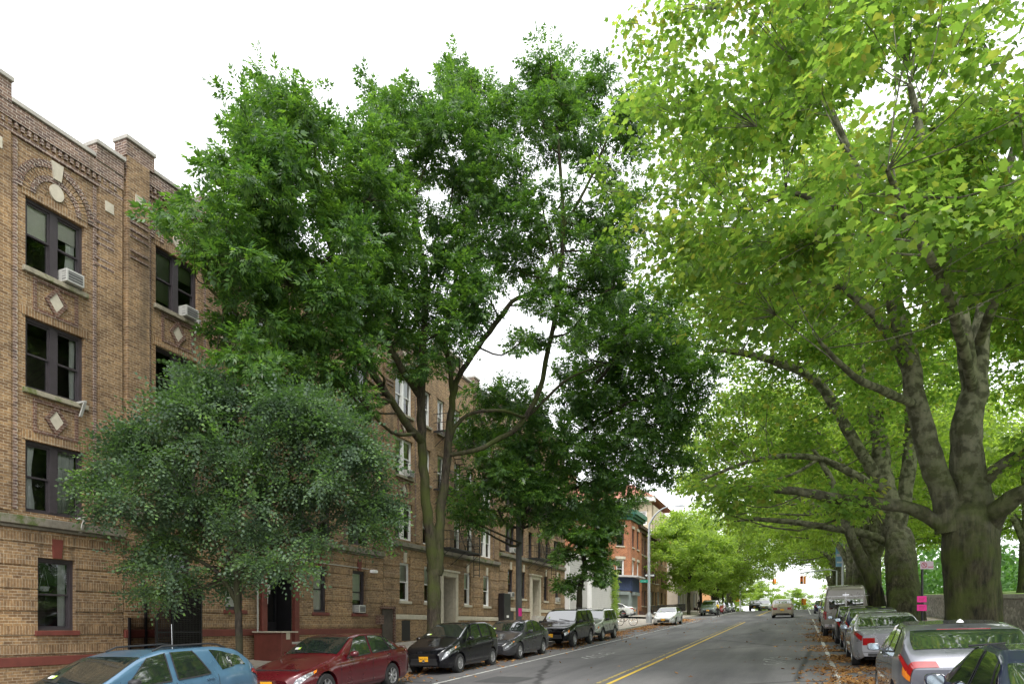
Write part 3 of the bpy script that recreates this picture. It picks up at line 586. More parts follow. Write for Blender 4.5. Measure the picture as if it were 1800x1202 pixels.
ex0 = {(2, 1): dict(ac='r', cur='r', shade=(.5, .3)), (1, 1): dict(bracket=True, cur='m'), (0, 1): dict(bracket=True, cur='lR'), (-1, 3): dict(shade=.0, cur='m')}
ex1 = {(2, 0): dict(ac='r', bracket=True, shade=(.9, .3)), (1, 0): dict(shade=(0, .5)), (2, 1): dict(cur='lr'), (1, 1): dict(cur='r', shade=(0, .3)), (0, 1): dict(shade=(.5, 0)), (-1, 1): dict(shade=.98), (-1, 2): dict(shade=.98), (-1, 3): dict(ac='l', shade=.7), (-1, 0): dict(cur='l')}
ex2 = {(1, 0): dict(ac='r', shade=(.5, .5)), (0, 0): dict(shade=(.5, .5)), (0, 1): dict(shade=(.5, .5)), (-1, 0): dict(shade=.5), (-1, 2): dict(shade=.5), (-1, 3): dict(shade=.4), (-1, 1): dict(shade=.5)}
ex3 = {(0, 0): dict(ac='r', shade=(.5, .4)), (-1, 0): dict(ac='l'), (-1, 3): dict(ac='l'), (-1, 2): dict(shade=.4), (0, 1): dict(ac='l')}
apartment(0, 1.0, 'tan brick apartment building nearest the camera with dark windows and red water table', 'frame_dark', 'red_paint', ex0)
r1, F1, d1 = apartment(1, 14.63, 'tan brick apartment building with dark windows and red painted doorway behind the small elm', 'frame_dark', 'red_paint', ex1)
apartment(2, 28.21, 'tan brick apartment building with white windows and fire escape behind the big ash', 'frame_white', 'limestone', ex2)
apartment(3, 41.79, 'tan brick apartment building with black windows and fire escape beside the grey clapboard house', 'frame_dark', 'limestone', ex3)
# hanging plant in the nearest ground floor window, black stair cage, red newel, camera on cable
hp = empty('hanging_plant', (FX - .4, 12.6, 3.4), 'green trailing plant hanging inside the nearest ground floor window', 'plant')
mb = MB(); mb.lathe([(.02, 0), (.1, .02), (.13, .14), (.12, .14), (0, .1)], 12, at=(FX - .42, 12.62, 3.1)); mb.build('pot', 'white_plain', hp)
mb = MB()
for i in range(140):
    a, r, h = random.random() * 6.28, random.random() * .2, 3.24 - random.random() * .22; p = Vector((FX - .42 + r * math.cos(a) * .6, 12.62 + r * math.sin(a), h)); d = Vector((random.uniform(-.5, .5), random.uniform(-1, 1), random.uniform(-.8, .6))).normalized() * .06; e = Vector((.3, d.z, -d.y)).normalized() * .02
    mb.quad(p, p + d * .5 + e, p + d, p + d * .5 - e)
mb.build('foliage', 'leaf_plane', hp, recalc=False)
mb = MB(); mb.tube([(FX - .42, 12.5, 3.24), (FX - .42, 12.62, 3.75), (FX - .42, 12.74, 3.24)], .006, 4); mb.build('hanger', 'white_plain', hp)
cg = empty('stair_cage', (FX + .7, 15.6, swl(FX, 15.6)), 'black mesh stair cage standing against the brick wall behind the blue wagon', 'gate')
F = F1; fr = MB(); a0, a1, zb_, zt_ = 14.75, 16.35, .8, 3.35
for a, zz_ in ((a0, zt_ - .9), (a0 + .55, zt_), (a1, zt_)):
    for o in (.1, 1.15): F.box(fr, a - .03, a + .03, zb_ - .2, zz_, o - .03, o + .03)
fr.tube([F.pt(a0, zt_ - .9, 1.15), F.pt(a0 + .55, zt_, 1.15)], .03, 6); F.box(fr, a0 + .55, a1, zt_ - .03, zt_ + .03, 1.12, 1.18); F.box(fr, a0, a1, 2.0, 2.05, 1.13, 1.17); fr.build('frame', 'black_paint', cg)
ms = MB()
for i in range(30):
    a = a0 + (a1 - a0) * i / 29; zt2 = zt_ - max(0, .9 * (1 - (a - a0) / .55)); F.box(ms, a - .006, a + .006, zb_, zt2, 1.14, 1.152)
for i in range(46):
    z = zb_ + i * .055; lo = a0 if z < zt_ - .9 else a0 + .55 * (z - zt_ + .9) / .9; F.box(ms, lo, a1, z, z + .009, 1.153, 1.16)
ms.build('mesh_grid', 'iron', cg); ms = MB(); ms.add([F.pt(a0, zb_, 1.13), F.pt(a1, zb_, 1.13), F.pt(a1, zt_, 1.13), F.pt(a0 + .55, zt_, 1.13), F.pt(a0, zt_ - .9, 1.13)], [(0, 1, 2, 3, 4)]); ms.quad(F.pt(a0, zb_, .1), F.pt(a0, zb_, 1.13), F.pt(a0, zt_ - .9, 1.13), F.pt(a0, zt_ - .9, .1)); ms.build('mesh_screen', 'dark_mesh', cg, recalc=False); sp_ = MB(); F.box(sp_, a0 + .03, a1 - .03, zb_ - .2, 1.75, 1.09, 1.11); F.box(sp_, a1 - .01, a1 + .01, zb_ - .2, zt_, .13, 1.12); sp_.build('solid_panel', 'black_paint', cg)
nw = empty('entrance_wall', (FX + 1, d1[0] - .7, swl(FX, 20)), 'low red painted pier with chipped corner beside the entrance steps', 'pier')
mb = MB(); g_ = swl(FX + 1, 20); F.box(mb, d1[0] - .85, d1[0] - .3, g_ - .3, g_ + .95, .3, 1.5); F.box(mb, d1[0] - .3, d1[0] - .05, g_ - .3, g_ + .55, .75, 1.5); mb.build('pier', 'red_paint', nw, bevel=.02)
mb = MB(); F.box(mb, d1[0] - .9, d1[0] - .03, g_ + .953, g_ + 1.0, .26, 1.54); F.box(mb, d1[0] - .62, d1[0] - .42, g_ + .72, g_ + .951, 1.502, 1.51); mb.build('cap', 'limestone', nw, bevel=.008)
cb = empty('security_camera', (FX + .3, 27.2, 4.9), 'white security camera on a conduit along the brick above the ground floor windows', 'camera')
mb = MB(); F.box(mb, 27.0, 27.3, 4.58, 4.72, .1, .3); F.box(mb, 27.25, 27.42, 4.60, 4.70, .18, .26); mb.build('camera_body', 'white_plain', cb, bevel=.01); mb = MB(); F.box(mb, 22.3, 27.0, 4.73, 4.76, .04, .07); F.box(mb, 19.9, 19.94, 1.2, 5.1, .1, .14); mb.build('conduit', 'ac_white', cb)
# bulkhead doorway and cellar stair between house two and three
cl = empty('cellar_entrance', (FX + .3, 28.3, swl(FX, 28)), 'dark narrow cellar doorway where the two brick buildings meet', 'doorway'); mb = MB(); F.box(mb, 28.0, 28.9, 1.0, 3.0, .1, .11); mb.build('opening', 'interior', cl)
mb = MB(); F.box(mb, 28.95, 29.05, 1.0, 3.1, .06, .2); F.box(mb, 27.9, 29.05, 3.01, 3.12, .06, .2); F.box(mb, 27.55, 27.85, 2.3, 2.7, .04, .3); mb.build('surround', 'brick_dark', cl)
uc = empty('utility_cabinet', (FX + .3, 42.3, swl(FX, 42)), 'dark metal cabinet against the last brick building with a small white notice', 'cabinet')
mb = MB(); F.box(mb, 41.5, 42.6, 2.2, 4.3, .1, .5); mb.build('cabinet', 'black_paint', uc, bevel=.02); mb = MB(); F.box(mb, 41.9, 42.25, 2.75, 2.9, .501, .51); mb.build('notice', 'paper', uc)
# ------------------------------------------------------------------ clapboard house
cr = empty('clapboard_house', (FX, 62, swl(FX, 62)), 'low pale grey clapboard building beyond the brick apartments', 'house')
mb = MB(); F = Fac((FX, 0, 0), (0, 1, 0), (1, 0, 0))
for (a0, a1, h, o, mi) in ((56.6, 62.0, 8.15, 0, 0), (62.0, 70.2, 7.9, .35, 1)):
    k = int((h - 2) / .2)
    for i in range(k):
        z = 2 + i * .2; mb.hexa([F.pt(a0, z, -.5), F.pt(a1, z, -.5), F.pt(a1, z, o + .025), F.pt(a0, z, o + .025), F.pt(a0, z + .2, -.5), F.pt(a1, z + .2, -.5), F.pt(a1, z + .2, o), F.pt(a0, z + .2, o)], mi)
    F.box(mb, a0, a1, 1.5, h, -9, -.51, mi)
mb.build('wall', ['siding', 'siding2'], cr, recalc=True)
mb = MB(); F.box(mb, 56.45, 56.62, 1.5, 8.35, -.4, .06); F.box(mb, 61.9, 62.05, 1.5, 8.1, .03, .42); F.box(mb, 56.5, 62, 8.151, 8.4, -9, .12); F.box(mb, 62.06, 70.3, 7.901, 8.1, -9, .45); mb.build('trim', 'frame_white', cr)
mb = MB(); F.box(mb, 57.2, 61.3, 2.3, 3.4, .03, .06); mb.build('boarded_window', 'ac_white', cr)
# purple brick slit between
sb = empty('brick_house', (FX - .8, 55.9, 2.4), 'narrow dark purple brick house set back between the apartments and the clapboard', 'house'); mb = MB(); F.box(mb, 55.4, 56.43, 1.5, 13.2, -9, -.35); mb.build('wall', 'brick_dark', sb); mb = MB(); F.box(mb, 55.38, 56.45, 13.2, 13.45, -9, -.25); mb.build('cornice', 'brown_trim', sb)
# ------------------------------------------------------------------ orange corner house
Y0 = 77.5; oc = empty('corner_house', (-19, 80, gy(80)), 'orange brick corner house with green cornice above a shuttered shop', 'corner building')
g0 = gy(Y0) + .05; E1 = Fac((-26, Y0, 0), (1, 0, 0), (0, -1, 0)); ch = 1.9; cs = math.sqrt(.5); E2 = Fac((-18.0 - ch + .0, Y0, 0), (cs, cs, 0), (cs, -cs, 0)); E3 = Fac((-18, Y0 + ch, 0), (0, 1, 0), (1, 0, 0))
top = 15.2; wins = {}
ls = 6.1; hm = MB()
o1 = [(ls - 1.6, ls - .5, 7.6, 9.7), (ls - 1.6, ls - .5, 11.2, 13.3), (2.0, 3.1, 7.6, 9.7), (2.0, 3.1, 11.2, 13.3)]
cl_ = ch / cs; o2 = [(cl_ / 2 - .5, cl_ / 2 + .5, 7.6, 9.7), (cl_ / 2 - .5, cl_ / 2 + .5, 11.2, 13.3)]; o3 = [(.9, 1.9, 7.6, 9.7), (.9, 1.9, 11.2, 13.3), (3.4, 4.4, 7.6, 9.7), (3.4, 4.4, 11.2, 13.3)]
E1.wall(hm, 0, 8 - ch, g0 - .5, top, o1); E2.wall(hm, 0, cl_, g0 - .5, top, o2); E3.wall(hm, 0, 6, g0 - .5, top, o3); hm.box(-26, -18.2 - ch, Y0 + 1.3, Y0 + 7.8, g0, top - .2); hm.box(-26, -18.9, Y0 + 6, Y0 + 7.9, g0, top - .2); hm.build('wall', ['brick_orange', 'interior'], oc, recalc=False)
for E, oo in ((E1, o1), (E2, o2), (E3, o3)):
    for i, o in enumerate(oo): window(E, oc, *o, 'frame_white' if o[2] < 10 else 'frame_dark', shade=.4, sill='limestone', fw=.12)
tb = MB()
for E, oo in ((E1, o1), (E2, o2), (E3, o3)):
    for o in oo: E.box(tb, o[0] - .15, o[1] + .15, o[3] + .02, o[3] + .32, 0, .08)
tb.build_each('lintel', 'limestone', oc)
cn = MB()
for dz_, oo_, h in ((0, .2, .35), (.35, .45, .25), (.6, .7, .5)):
    E1.box(cn, 0, 8 - ch, top - 1 + dz_, top - 1 + dz_ + h, 0, oo_); E2.box(cn, -.0, cl_, top - 1 + dz_ + .002, top - 1 + dz_ + h - .002, 0, oo_); E3.box(cn, 0, 6, top - 1 + dz_, top - 1 + dz_ + h, 0, oo_)
cn.build('cornice', 'green_cornice', oc)
sh = MB()
for E, a0, a1 in ((E1, 2.3, 5.6), (E3, .5, 3.0), (E2, .5, cl_ - .4)):
    for i in range(13): sh.hexa([E.pt(a0, g0 + i * .2, .03), E.pt(a1, g0 + i * .2, .03), E.pt(a1, g0 + i * .2, .08), E.pt(a0, g0 + i * .2, .08), E.pt(a0, g0 + .17 + i * .2, .03), E.pt(a1, g0 + .17 + i * .2, .03), E.pt(a1, g0 + .17 + i * .2, .11), E.pt(a0, g0 + .17 + i * .2, .11)])
    E.box(sh, a0 - .1, a1 + .1, g0 + 2.62, g0 + 3.0, .03, .4)
sh.build('roller_shutter', 'shutter', oc)
pn = MB(); E1.box(pn, .2, 8 - ch, g0 - .2, g0 + 2.9, 0, .025); E2.box(pn, 0, cl_, g0 - .2, g0 + 2.9, 0, .025); E3.box(pn, 0, 3.6, g0 - .2, g0 + 2.9, 0, .025); pn.build('shopfront', 'shutter', oc)
aw = MB(); E1.box(aw, 1.2, 8 - ch + .2, g0 + 3.05, g0 + 4.6, .02, .2); E2.box(aw, 0, cl_, g0 + 3.1, g0 + 4.58, .02, .22); E3.box(aw, 0, 3.8, g0 + 3.05, g0 + 4.6, .02, .2)
E1.box(aw, 1.2, 8 - ch + .2, g0 + 4.62, g0 + 4.8, .02, .9, 1); E3.box(aw, -.2, 3.8, g0 + 4.62, g0 + 4.8, .02, .9, 1); E2.box(aw, 0, cl_, g0 + 4.6, g0 + 4.79, .02, .88, 1); E1.box(aw, 1.4, 5.8, g0 + 3.95, g0 + 4.15, .25, 1.1, 1)
for a in (2.2, 5.4): aw.tube([E1.pt(a, g0 + 3.05, .1), E1.pt(a - .3, g0 + 4.1, 1.0)], .06, 6, 1)
E1.box(aw, 3.1, 4.5, g0 + 3.1, g0 + 3.8, .21, .25, 2); aw.build('awning', ['blue_awning', 'siding', 'ac_white'], oc)
# ------------------------------------------------------------------ farther houses on the left
def rowhouse(y0, y1, x, h, mat, label, trim='brown_trim', frame='frame_dark', floors=3, nw=3, bay=False, cat='house', name='row_house', grp=None):
    g = gy((y0 + y1) / 2); r = empty(name, (x, (y0 + y1) / 2, g), label, cat, grp); E = Fac((x, y0, 0), (0, 1, 0), (1, 0, 0)); ops = []; fh = (h - 1.2) / floors; wd = y1 - y0
    for f in range(floors):
        for i in range(nw):
            c = wd * (i + .5) / nw; ops.append((c - .5, c + .5, g + 1.3 + f * fh, g + 1.3 + f * fh + min(1.9, fh * .62)))
    mb = MB(); E.wall(mb, 0, wd - .02, g - 1, g + h, ops, room=.5); mb.box(x - 12, x - .8, y0 + .01, y1 - .03, g - 1, g + h - .3); S = Fac((x, y0, 0), (-1, 0, 0), (0, -1, 0)); S.wall(mb, 0, .82, g - 1, g + h, []); mb.build('wall', [mat, 'interior'], r, recalc=False)
    for o in ops: window(E, r, *o, frame, sill='limestone', shade=.4 if random.random() < .5 else 0)
    mb = MB(); E.box(mb, -.1, wd + .05, g + h - .1, g + h + .25, -.3, .5); E.box(mb, 0, wd - .03, g + h - .5, g + h - .101, 0, .25); mb.build('cornice', trim, r)
    mb = MB(); E.box(mb, .6, 1.7, g + .6, g + 2.9, .0, .05); mb.build('door', 'black_paint', r)
    mb = MB(); [E.box(mb, .4, 1.9, g - .3, g + .6 - .18 * i, .051 + .3 * i, .05 + .3 * (i + 1)) for i in range(3)]; mb.build('stoop', 'brown_trim', r); return r
rowhouse(83.6, 89.5, -18.2, 10.6, 'brick_brown', 'brown brick row house with dark cornice just beyond the corner house', floors=3, grp='row houses beyond the corner')
rowhouse(89.6, 95.5, -18.0, 9.8, 'brick_tan', 'tan row house with dark cornice second beyond the corner house', floors=3, grp='row houses beyond the corner')
rowhouse(95.6, 104, -18.2, 9.4, 'brick_tan', 'tan row house largely hidden behind the street tree with yellow leaves', floors=3, grp='row houses beyond the corner')
rowhouse(112, 124, -18.0, 9.6, 'pale_block', 'pale stone house behind the parked dark green off-roader', trim='limestone', frame='frame_white', floors=3, nw=4)
rowhouse(126, 138, -17.6, 11.0, 'pale_block', 'tall pale grey block beyond the pale stone house', trim='limestone', floors=3, nw=4, cat='apartment building', name='apartment_building')
rowhouse(170, 190, -20, 19, 'orange_wall', 'orange apartment block at the far end of the left pavement', trim='orange_wall', floors=6, nw=5, cat='apartment building', name='apartment_building')
# big pale building with red roofs behind
bg_ = empty('large_building', (-52, 120, gy(110)), 'large pale building with long red tiled roof and blank white wall behind the corner house', 'building')
E = Fac((-60, 112, 0), (1, 0, 0), (0, -1, 0)); mb = MB(); ops = [(i * 4.2 + 1.2, i * 4.2 + 2.3, 18.2, 20.4) for i in range(9)] + [(i * 4.2 + 2.5, i * 4.2 + 3.6, 18.2, 20.4) for i in range(9)]
E.wall(mb, 0, 38, 3, 21.8, ops); mb.box(-60, -22.01, 113.3, 128, 3, 21.5); mb.build('wall', ['cream', 'interior'], bg_, recalc=False)
for o in ops: window(E, bg_, *o, 'frame_white', shade=.4, low=False, fw=.15)
mb = MB(); E.box(mb, 24, 38.05, 3, 17.4, .02, .3); mb.build('blank_wall', 'white_wall', bg_); mb = MB(); E.box(mb, -.5, 38.5, 21.8, 22.5, -.5, .8); mb.build('cornice', 'white_wall', bg_)
mb = MB(); mb.add([(-60.6, 111.2, 22.5), (-21.4, 111.2, 22.5), (-21.4, 129, 22.5), (-60.6, 129, 22.5), (-57, 120, 26.3), (-27, 120, 26.3)], [(0, 1, 5, 4), (1, 2, 5), (2, 3, 4, 5), (3, 0, 4), (0, 3, 2, 1)]); rf = mb.build('roof', 'red_roof', bg_)
mb = MB(); mb.box(-41, -36.5, 115.5, 119, 23, 28.5); mb.build('chimney', 'brick_brown', rf)
# ------------------------------------------------------------------ trees
def np_mesh(name, verts, nper, faces, mats, parent, fmat=None, off=None):
    """verts (N,nper,3) copies of a template whose faces are a list of index tuples"""
    N = verts.shape[0]; V = verts.reshape(-1, 3).astype(np.float32)
    if off is not None: V = V - np.array(off, np.float32)
    me = bpy.data.meshes.new(name); me.vertices.add(len(V)); me.vertices.foreach_set('co', V.ravel())
    fl = np.array([i for f in faces for i in f], np.int64); ln = np.array([len(f) for f in faces], np.int64)
    st = np.concatenate([[0], np.cumsum(ln)[:-1]]); tot = int(ln.sum())
    me.loops.add(N * tot); me.polygons.add(N * len(faces))
    me.loops.foreach_set('vertex_index', (fl[None, :] + (np.arange(N) * nper)[:, None]).ravel().astype(np.int32))
    me.polygons.foreach_set('loop_start', (st[None, :] + (np.arange(N) * tot)[:, None]).ravel().astype(np.int32))
    for q in mats: me.materials.append(M[q])
    me.update(calc_edges=True); me.validate()
    o = bpy.data.objects.new(name, me); C.objects.link(o)
    if parent is not None: o.parent = parent
    return o
def tmpl_ash():
    V, F_ = [], []
    for (bx, ang, ln) in ((.0, 55, .11), (.0, -55, .11), (.07, 48, .13), (.07, -48, .13), (.14, 30, .13), (.14, -30, .13), (.16, 0, .15)):
        a = math.radians(ang); d = (math.cos(a), math.sin(a)); n_ = (-d[1], d[0]); w_ = .023; o = len(V); z = -.012
        V += [(bx, 0, 0), (bx + d[0] * ln * .45 + n_[0] * w_, d[1] * ln * .45 + n_[1] * w_, .006), (bx + d[0] * ln, d[1] * ln, z * 2), (bx + d[0] * ln * .45 - n_[0] * w_, d[1] * ln * .45 - n_[1] * w_, -.006)]
        F_.append((o, o + 1, o + 2, o + 3))
    return np.array(V), F_
def tmpl_elm():
    V, F_ = [], []
    for i in range(9):
        s = 1 if i % 2 else -1; bx = .04 * i; a = math.radians(s * (50 if i < 8 else 0)); ln = .062 - .0015 * i; d = (math.cos(a), math.sin(a)); n_ = (-d[1], d[0]); w_ = .017; o = len(V); zz = -.0016 * i * i
        V += [(bx, 0, zz), (bx + d[0] * ln * .5 + n_[0] * w_, d[1] * ln * .5 + n_[1] * w_, zz + .005), (bx + d[0] * ln, d[1] * ln, zz - .01), (bx + d[0] * ln * .5 - n_[0] * w_, d[1] * ln * .5 - n_[1] * w_, zz - .004)]
        F_.append((o, o + 1, o + 2, o + 3))
    return np.array(V), F_
def tmpl_plane():
    r = [(0, .0), (25, .75), (40, .42), (62, .8), (78, .45), (90, 1.0), (102, .45), (118, .8), (140, .42), (155, .75), (180, .0)]
    pts = [(0, 0, 0)]
    out = [(-.18, -.30), (-.14, -.50), (.10, -.40), (.40, -.60), (.48, -.28), (.92, 0), (.48, .28), (.40, .60), (.10, .40), (-.14, .50), (-.18, .30)]
    k = .115; V = [(x * k + .03, y * k, -.10 * k * (x * x + y * y) * 2.2 + (.12 * k if abs(y) > .25 else 0)) for x, y in out]; V.append((.0, 0, 0))
    return np.array(V), [(11, 0, 1, 2), (11, 2, 3, 4), (11, 4, 5, 6), (11, 6, 7, 8), (11, 8, 9, 10)]
def tmpl_simple(k=.11):
    return np.array([(0, 0, 0), (k * .5, k * .42, .02), (k * 1.1, 0, -.03), (k * .5, -k * .42, -.01)]), [(0, 1, 2, 3)]
TM = {'ash': tmpl_ash(), 'elm': tmpl_elm(), 'plane': tmpl_plane(), 'simple': tmpl_simple()}
def unit(a): return a / np.maximum(1e-9, np.linalg.norm(a, axis=-1, keepdims=True))
def leaf_field(subs, per, rad, kind, scale, flat_=.45, up=.9, outw=.7, droop=-.15, centers=None, keep=None):
    """leaves round each sub-clump centre: subs (n,3)"""
    n = len(subs); S = np.repeat(subs, per, 0); r = rng.normal(0, 1, (n * per, 3)); r = unit(r) * (rng.random((n * per, 1)) ** .55)
    radv = np.repeat(rad * rng.uniform(.65, 1.35, n), per)[:, None]; p = S + r * radv * np.array([1, 1, flat_])
    if keep is not None: k = keep(p); p, r, S = p[k], r[k], S[k]; cc = None if centers is None else np.repeat(centers, per, 0)[k]
    else: cc = None if centers is None else np.repeat(centers, per, 0)
    o = unit(r * np.array([1, 1, .4])) * .7 + (unit(p - cc) * .8 if cc is not None else 0)
    x = unit(o * outw + rng.normal(0, .45, p.shape) + np.array([0, 0, droop]))
    z = unit(rng.normal(0, .5, p.shape) + np.array([0, 0, up]) + .35 * o)
    z = unit(z - x * (z * x).sum(1, keepdims=True)); y = np.cross(z, x)
    T, Fc = TM[kind]; s = scale * rng.uniform(.7, 1.3, (len(p), 1, 1))
    V = p[:, None, :] + s * (T[None, :, 0:1] * x[:, None] + T[None, :, 1:2] * y[:, None] + T[None, :, 2:3] * z[:, None])
    return V, len(T), Fc
def smooth_path(pts, rad, k=4):
    pts = [np.array(p, float) for p in pts]; n = len(pts); P_, R_ = [], []
    for i in range(n - 1):
        p0, p1, p2, p3 = pts[max(i - 1, 0)], pts[i], pts[i + 1], pts[min(i + 2, n - 1)]
        for j in range(k):
            t = j / k; P_.append(.5 * ((2 * p1) + (-p0 + p2) * t + (2 * p0 - 5 * p1 + 4 * p2 - p3) * t * t + (-p0 + 3 * p1 - 3 * p2 + p3) * t ** 3)); R_.append(rad[i] + (rad[i + 1] - rad[i]) * t)
    P_.append(pts[-1]); R_.append(rad[-1]); return P_, R_
def limb(mb, pts, rad, n=10, wob=.0, k=4, cap=False):
    P_, R_ = smooth_path(pts, rad, k)
    if wob: P_ = [P_[0]] + [p + np.array([random.gauss(0, 1), random.gauss(0, 1), random.gauss(0, .6)]) * min(.12, r * wob) for p, r in zip(P_[1:], R_[1:])]; R_ = [r * random.uniform(.93, 1.08) for r in R_]
    mb.tube([Vector(p) for p in P_], R_, n, cap=cap); return P_, R_
def trunk_flare(mb, base, top, r0, r1, n=22, flare=1.45, lobes=5, bumps=.05, steps=16):
    b, t = Vector(base), Vector(top); vs = []
    for i in range(steps + 1):
        f = i / steps; c = b.lerp(t, f); r = r0 + (r1 - r0) * f; r *= 1 + (flare - 1) * math.exp(-f * 7); r *= math.sqrt(max(.05, 1 - max(0, (f - .84) / .165) ** 2.4))
        for j in range(n):
            g = 2 * math.pi * j / n; rr = r * (1 + bumps * math.sin(lobes * g + 1.3 + f * 1.2) * (1.2 - .7 * f) + bumps * .6 * math.sin(3 * g + f * 9) + bumps * .5 * random.uniform(-1, 1)); rr *= 1 + .07 * math.exp(-((f - .66) / .06) ** 2) * (1 + .5 * math.sin(2 * g)); vs.append(c + Vector((rr * math.cos(g), rr * math.sin(g), 0)))
    mb.add(vs, [(i * n + j, i * n + (j + 1) % n, (i + 1) * n + (j + 1) % n, (i + 1) * n + j) for i in range(steps) for j in range(n)])
class Tree:
    def __init__(s, name, label, base, barkm, leafm, cat='tree', group=None):
        s.root = empty(name, base, label, cat, group); s.b = MB(); s.bark, s.leaf = barkm, leafm; s.nodes = []; s.V = []; s.base = base
    def limb(s, pts, rad, **k):
        P_, R_ = limb(s.b, pts, rad, **k); s.nodes += [(np.array(p), r) for p, r in zip(P_, R_)]; return P_
    def clumps(s, cl, nsub, per, rsub, kind, scale, shell=.45, twig=True, keep=None, link=True, lmax=9, lr=1., **k):
        C_, R3 = np.array([c[0] for c in cl]), np.array([c[1] for c in cl]); subs, cen = [], []
        N_ = np.array([n[0] for n in s.nodes]) if s.nodes else None
        for c, r in zip(C_, R3):
            m = max(3, int(nsub * (r[0] * r[1] + r[0] * r[2] + r[1] * r[2]) / 3)); q = unit(rng.normal(0, 1, (m, 3))) * (rng.random((m, 1)) ** shell); q = c + q * r
            subs.append(q); cen.append(np.repeat(c[None], m, 0))
            if N_ is not None and link:
                cand = N_[:, 2] < c[2] + .3; d = np.linalg.norm(N_ - c, axis=1) + (~cand) * 4; i = int(d.argmin()); st = N_[i]; r0 = min(s.nodes[i][1] * .6, .02 + .012 * d[i]); r0 *= lr; wv = .05 + .06 * d[i]; mid = (st + c) / 2 + np.array([random.gauss(0, wv), random.gauss(0, wv), random.gauss(-.06 * d[i], wv * .6)])
                if d[i] < lmax: limb(s.b, [st, mid, c], [r0, r0 * .7, r0 * .35], n=5, k=3)
                if twig:
                    for e in q[rng.random(len(q)) < .55]: s.b.tube([Vector(c + (st - c) * .15), Vector((c + e) / 2 + np.array([0, 0, -.06])), Vector(e)], [r0 * .4, .010, .004], 3, cap=False)
        subs, cen = np.concatenate(subs), np.concatenate(cen); V, n_, Fc = leaf_field(subs, per, rsub, kind, scale, centers=cen, keep=keep, **k); s.V.append((V, n_, Fc))
    def done(s, bevel=None):
        t = s.b.build('trunk', s.bark, s.root, smooth=True, recalc=False)
        V = np.concatenate([v[0] for v in s.V]); s.crown = np_mesh('crown', V, s.V[0][1], s.V[0][2], [s.leaf], s.root, off=s.base); print(s.root['label'], len(V)); return s.root
def pclump(u, v, r, D, rd=None, sq=1.):
    p = P(u, v, D); m = r * D / FPX; return (np.array(p), np.array((m * 1.0, (rd or m * 1.1), m * .85 * sq)))
def not_in_house(p): return ~((p[:, 0] < FX + .25) & (p[:, 1] < 56) & (p[:, 2] < 15.9 + .67 * (p[:, 1] - 1) / 13.6)) 
# --- big ash
def AX(u): return -12.6 - 2.6 * max(0, (762 - u)) / 480
def AD(u):
    if u <= 762: return DX(u, AX(u))
    if u <= 880: return DX(762, -12.6)
    return DX(762, -12.6) + (u - 880) * .005
bx = P(764, 1100, DX(764, -12.55)); gb = swl(-12.55, bx.y); base = (bx.x, bx.y, gb)
T = Tree('ash_tree', 'big multi stemmed ash with mossy trunk in front of the white windowed apartment building', base, 'bark_ash', 'leaf_ash')
D0 = DX(764, -12.55)
def pp(u, v, D=None): return P(u, v, AD(u) if D is None else D)
trunk_flare(T.b, (bx.x, bx.y, gb - .1), pp(762, 985), .27, .235, flare=1.3, lobes=4)
T.limb([pp(764, 1010), pp(758, 960), pp(750, 900), pp(745, 820), pp(742, 770), pp(741, 700), pp(743, 620), pp(748, 540), pp(740, 450), pp(730, 380), pp(705, 310), pp(690, 250)], [.235, .225, .19, .17, .155, .15, .13, .11, .09, .075, .06, .03], wob=.12)
T.limb([pp(741, 775), pp(715, 745), pp(690, 705), pp(655, 655), pp(620, 600), pp(580, 560), pp(520, 510), pp(470, 440), pp(430, 360)], [.15, .135, .12, .11, .10, .085, .07, .05, .03], wob=.12)
T.limb([pp(741, 700), pp(720, 670), pp(690, 620), pp(660, 570), pp(625, 520), pp(600, 490), pp(570, 400), pp(540, 300), pp(520, 200)], [.13, .12, .11, .10, .09, .085, .07, .05, .03], wob=.1)
T.limb([pp(620, 600), pp(560, 610), pp(500, 600), pp(440, 570), pp(360, 500)], [.08, .07, .06, .05, .03], wob=.1)
T.limb([pp(768, 1010), pp(770, 960), pp(775, 900), pp(785, 820), pp(788, 770), pp(795, 700), pp(805, 665), pp(840, 610), pp(878, 560), pp(900, 530), pp(945, 505), pp(980, 440)], [.215, .205, .175, .155, .14, .125, .105, .10, .09, .08, .06, .03], wob=.12)
T.limb([pp(797, 700), pp(790, 640), pp(782, 590), pp(800, 500), pp(812, 420), pp(830, 330), pp(840, 220), pp(825, 140)], [.10, .09, .08, .075, .065, .055, .045, .02], wob=.12)
T.limb([pp(743, 560), pp(752, 500), pp(738, 430), pp(728, 400), pp(735, 330), pp(770, 240)], [.07, .065, .06, .055, .045, .02], wob=.12)
T.limb([pp(752, 500), pp(775, 430), pp(790, 370), pp(800, 300)], [.06, .05, .04, .02], wob=.12)
T.limb([pp(787, 790), pp(800, 750), pp(830, 726), pp(885, 722), pp(925, 732, 27.5), pp(960, 700, 28), pp(1000, 665, 28.5), pp(1060, 640, 29)], [.09, .075, .065, .06, .06, .06, .05, .02], wob=.1)
T.limb([pp(900, 760, 27.2), pp(925, 732, 27.5), pp(950, 680, 27.6), pp(962, 620, 27.4), pp(975, 560, 27), pp(985, 480, 26.6), pp(990, 400, 26.4), pp(985, 300, 26.3), pp(975, 180, 26.2), pp(965, 90, 26.2)], [.10, .11, .105, .10, .095, .085, .075, .06, .04, .02], wob=.12)
T.limb([pp(787, 800), pp(840, 790), pp(870, 775, 27), pp(900, 760, 27.2)], [.09, .09, .09, .10], wob=.1)
T.limb([pp(990, 400, 26.4), pp(1030, 330, 26.4), pp(1065, 250, 26.4), pp(1085, 190, 26.4)], [.06, .05, .04, .02], wob=.15)
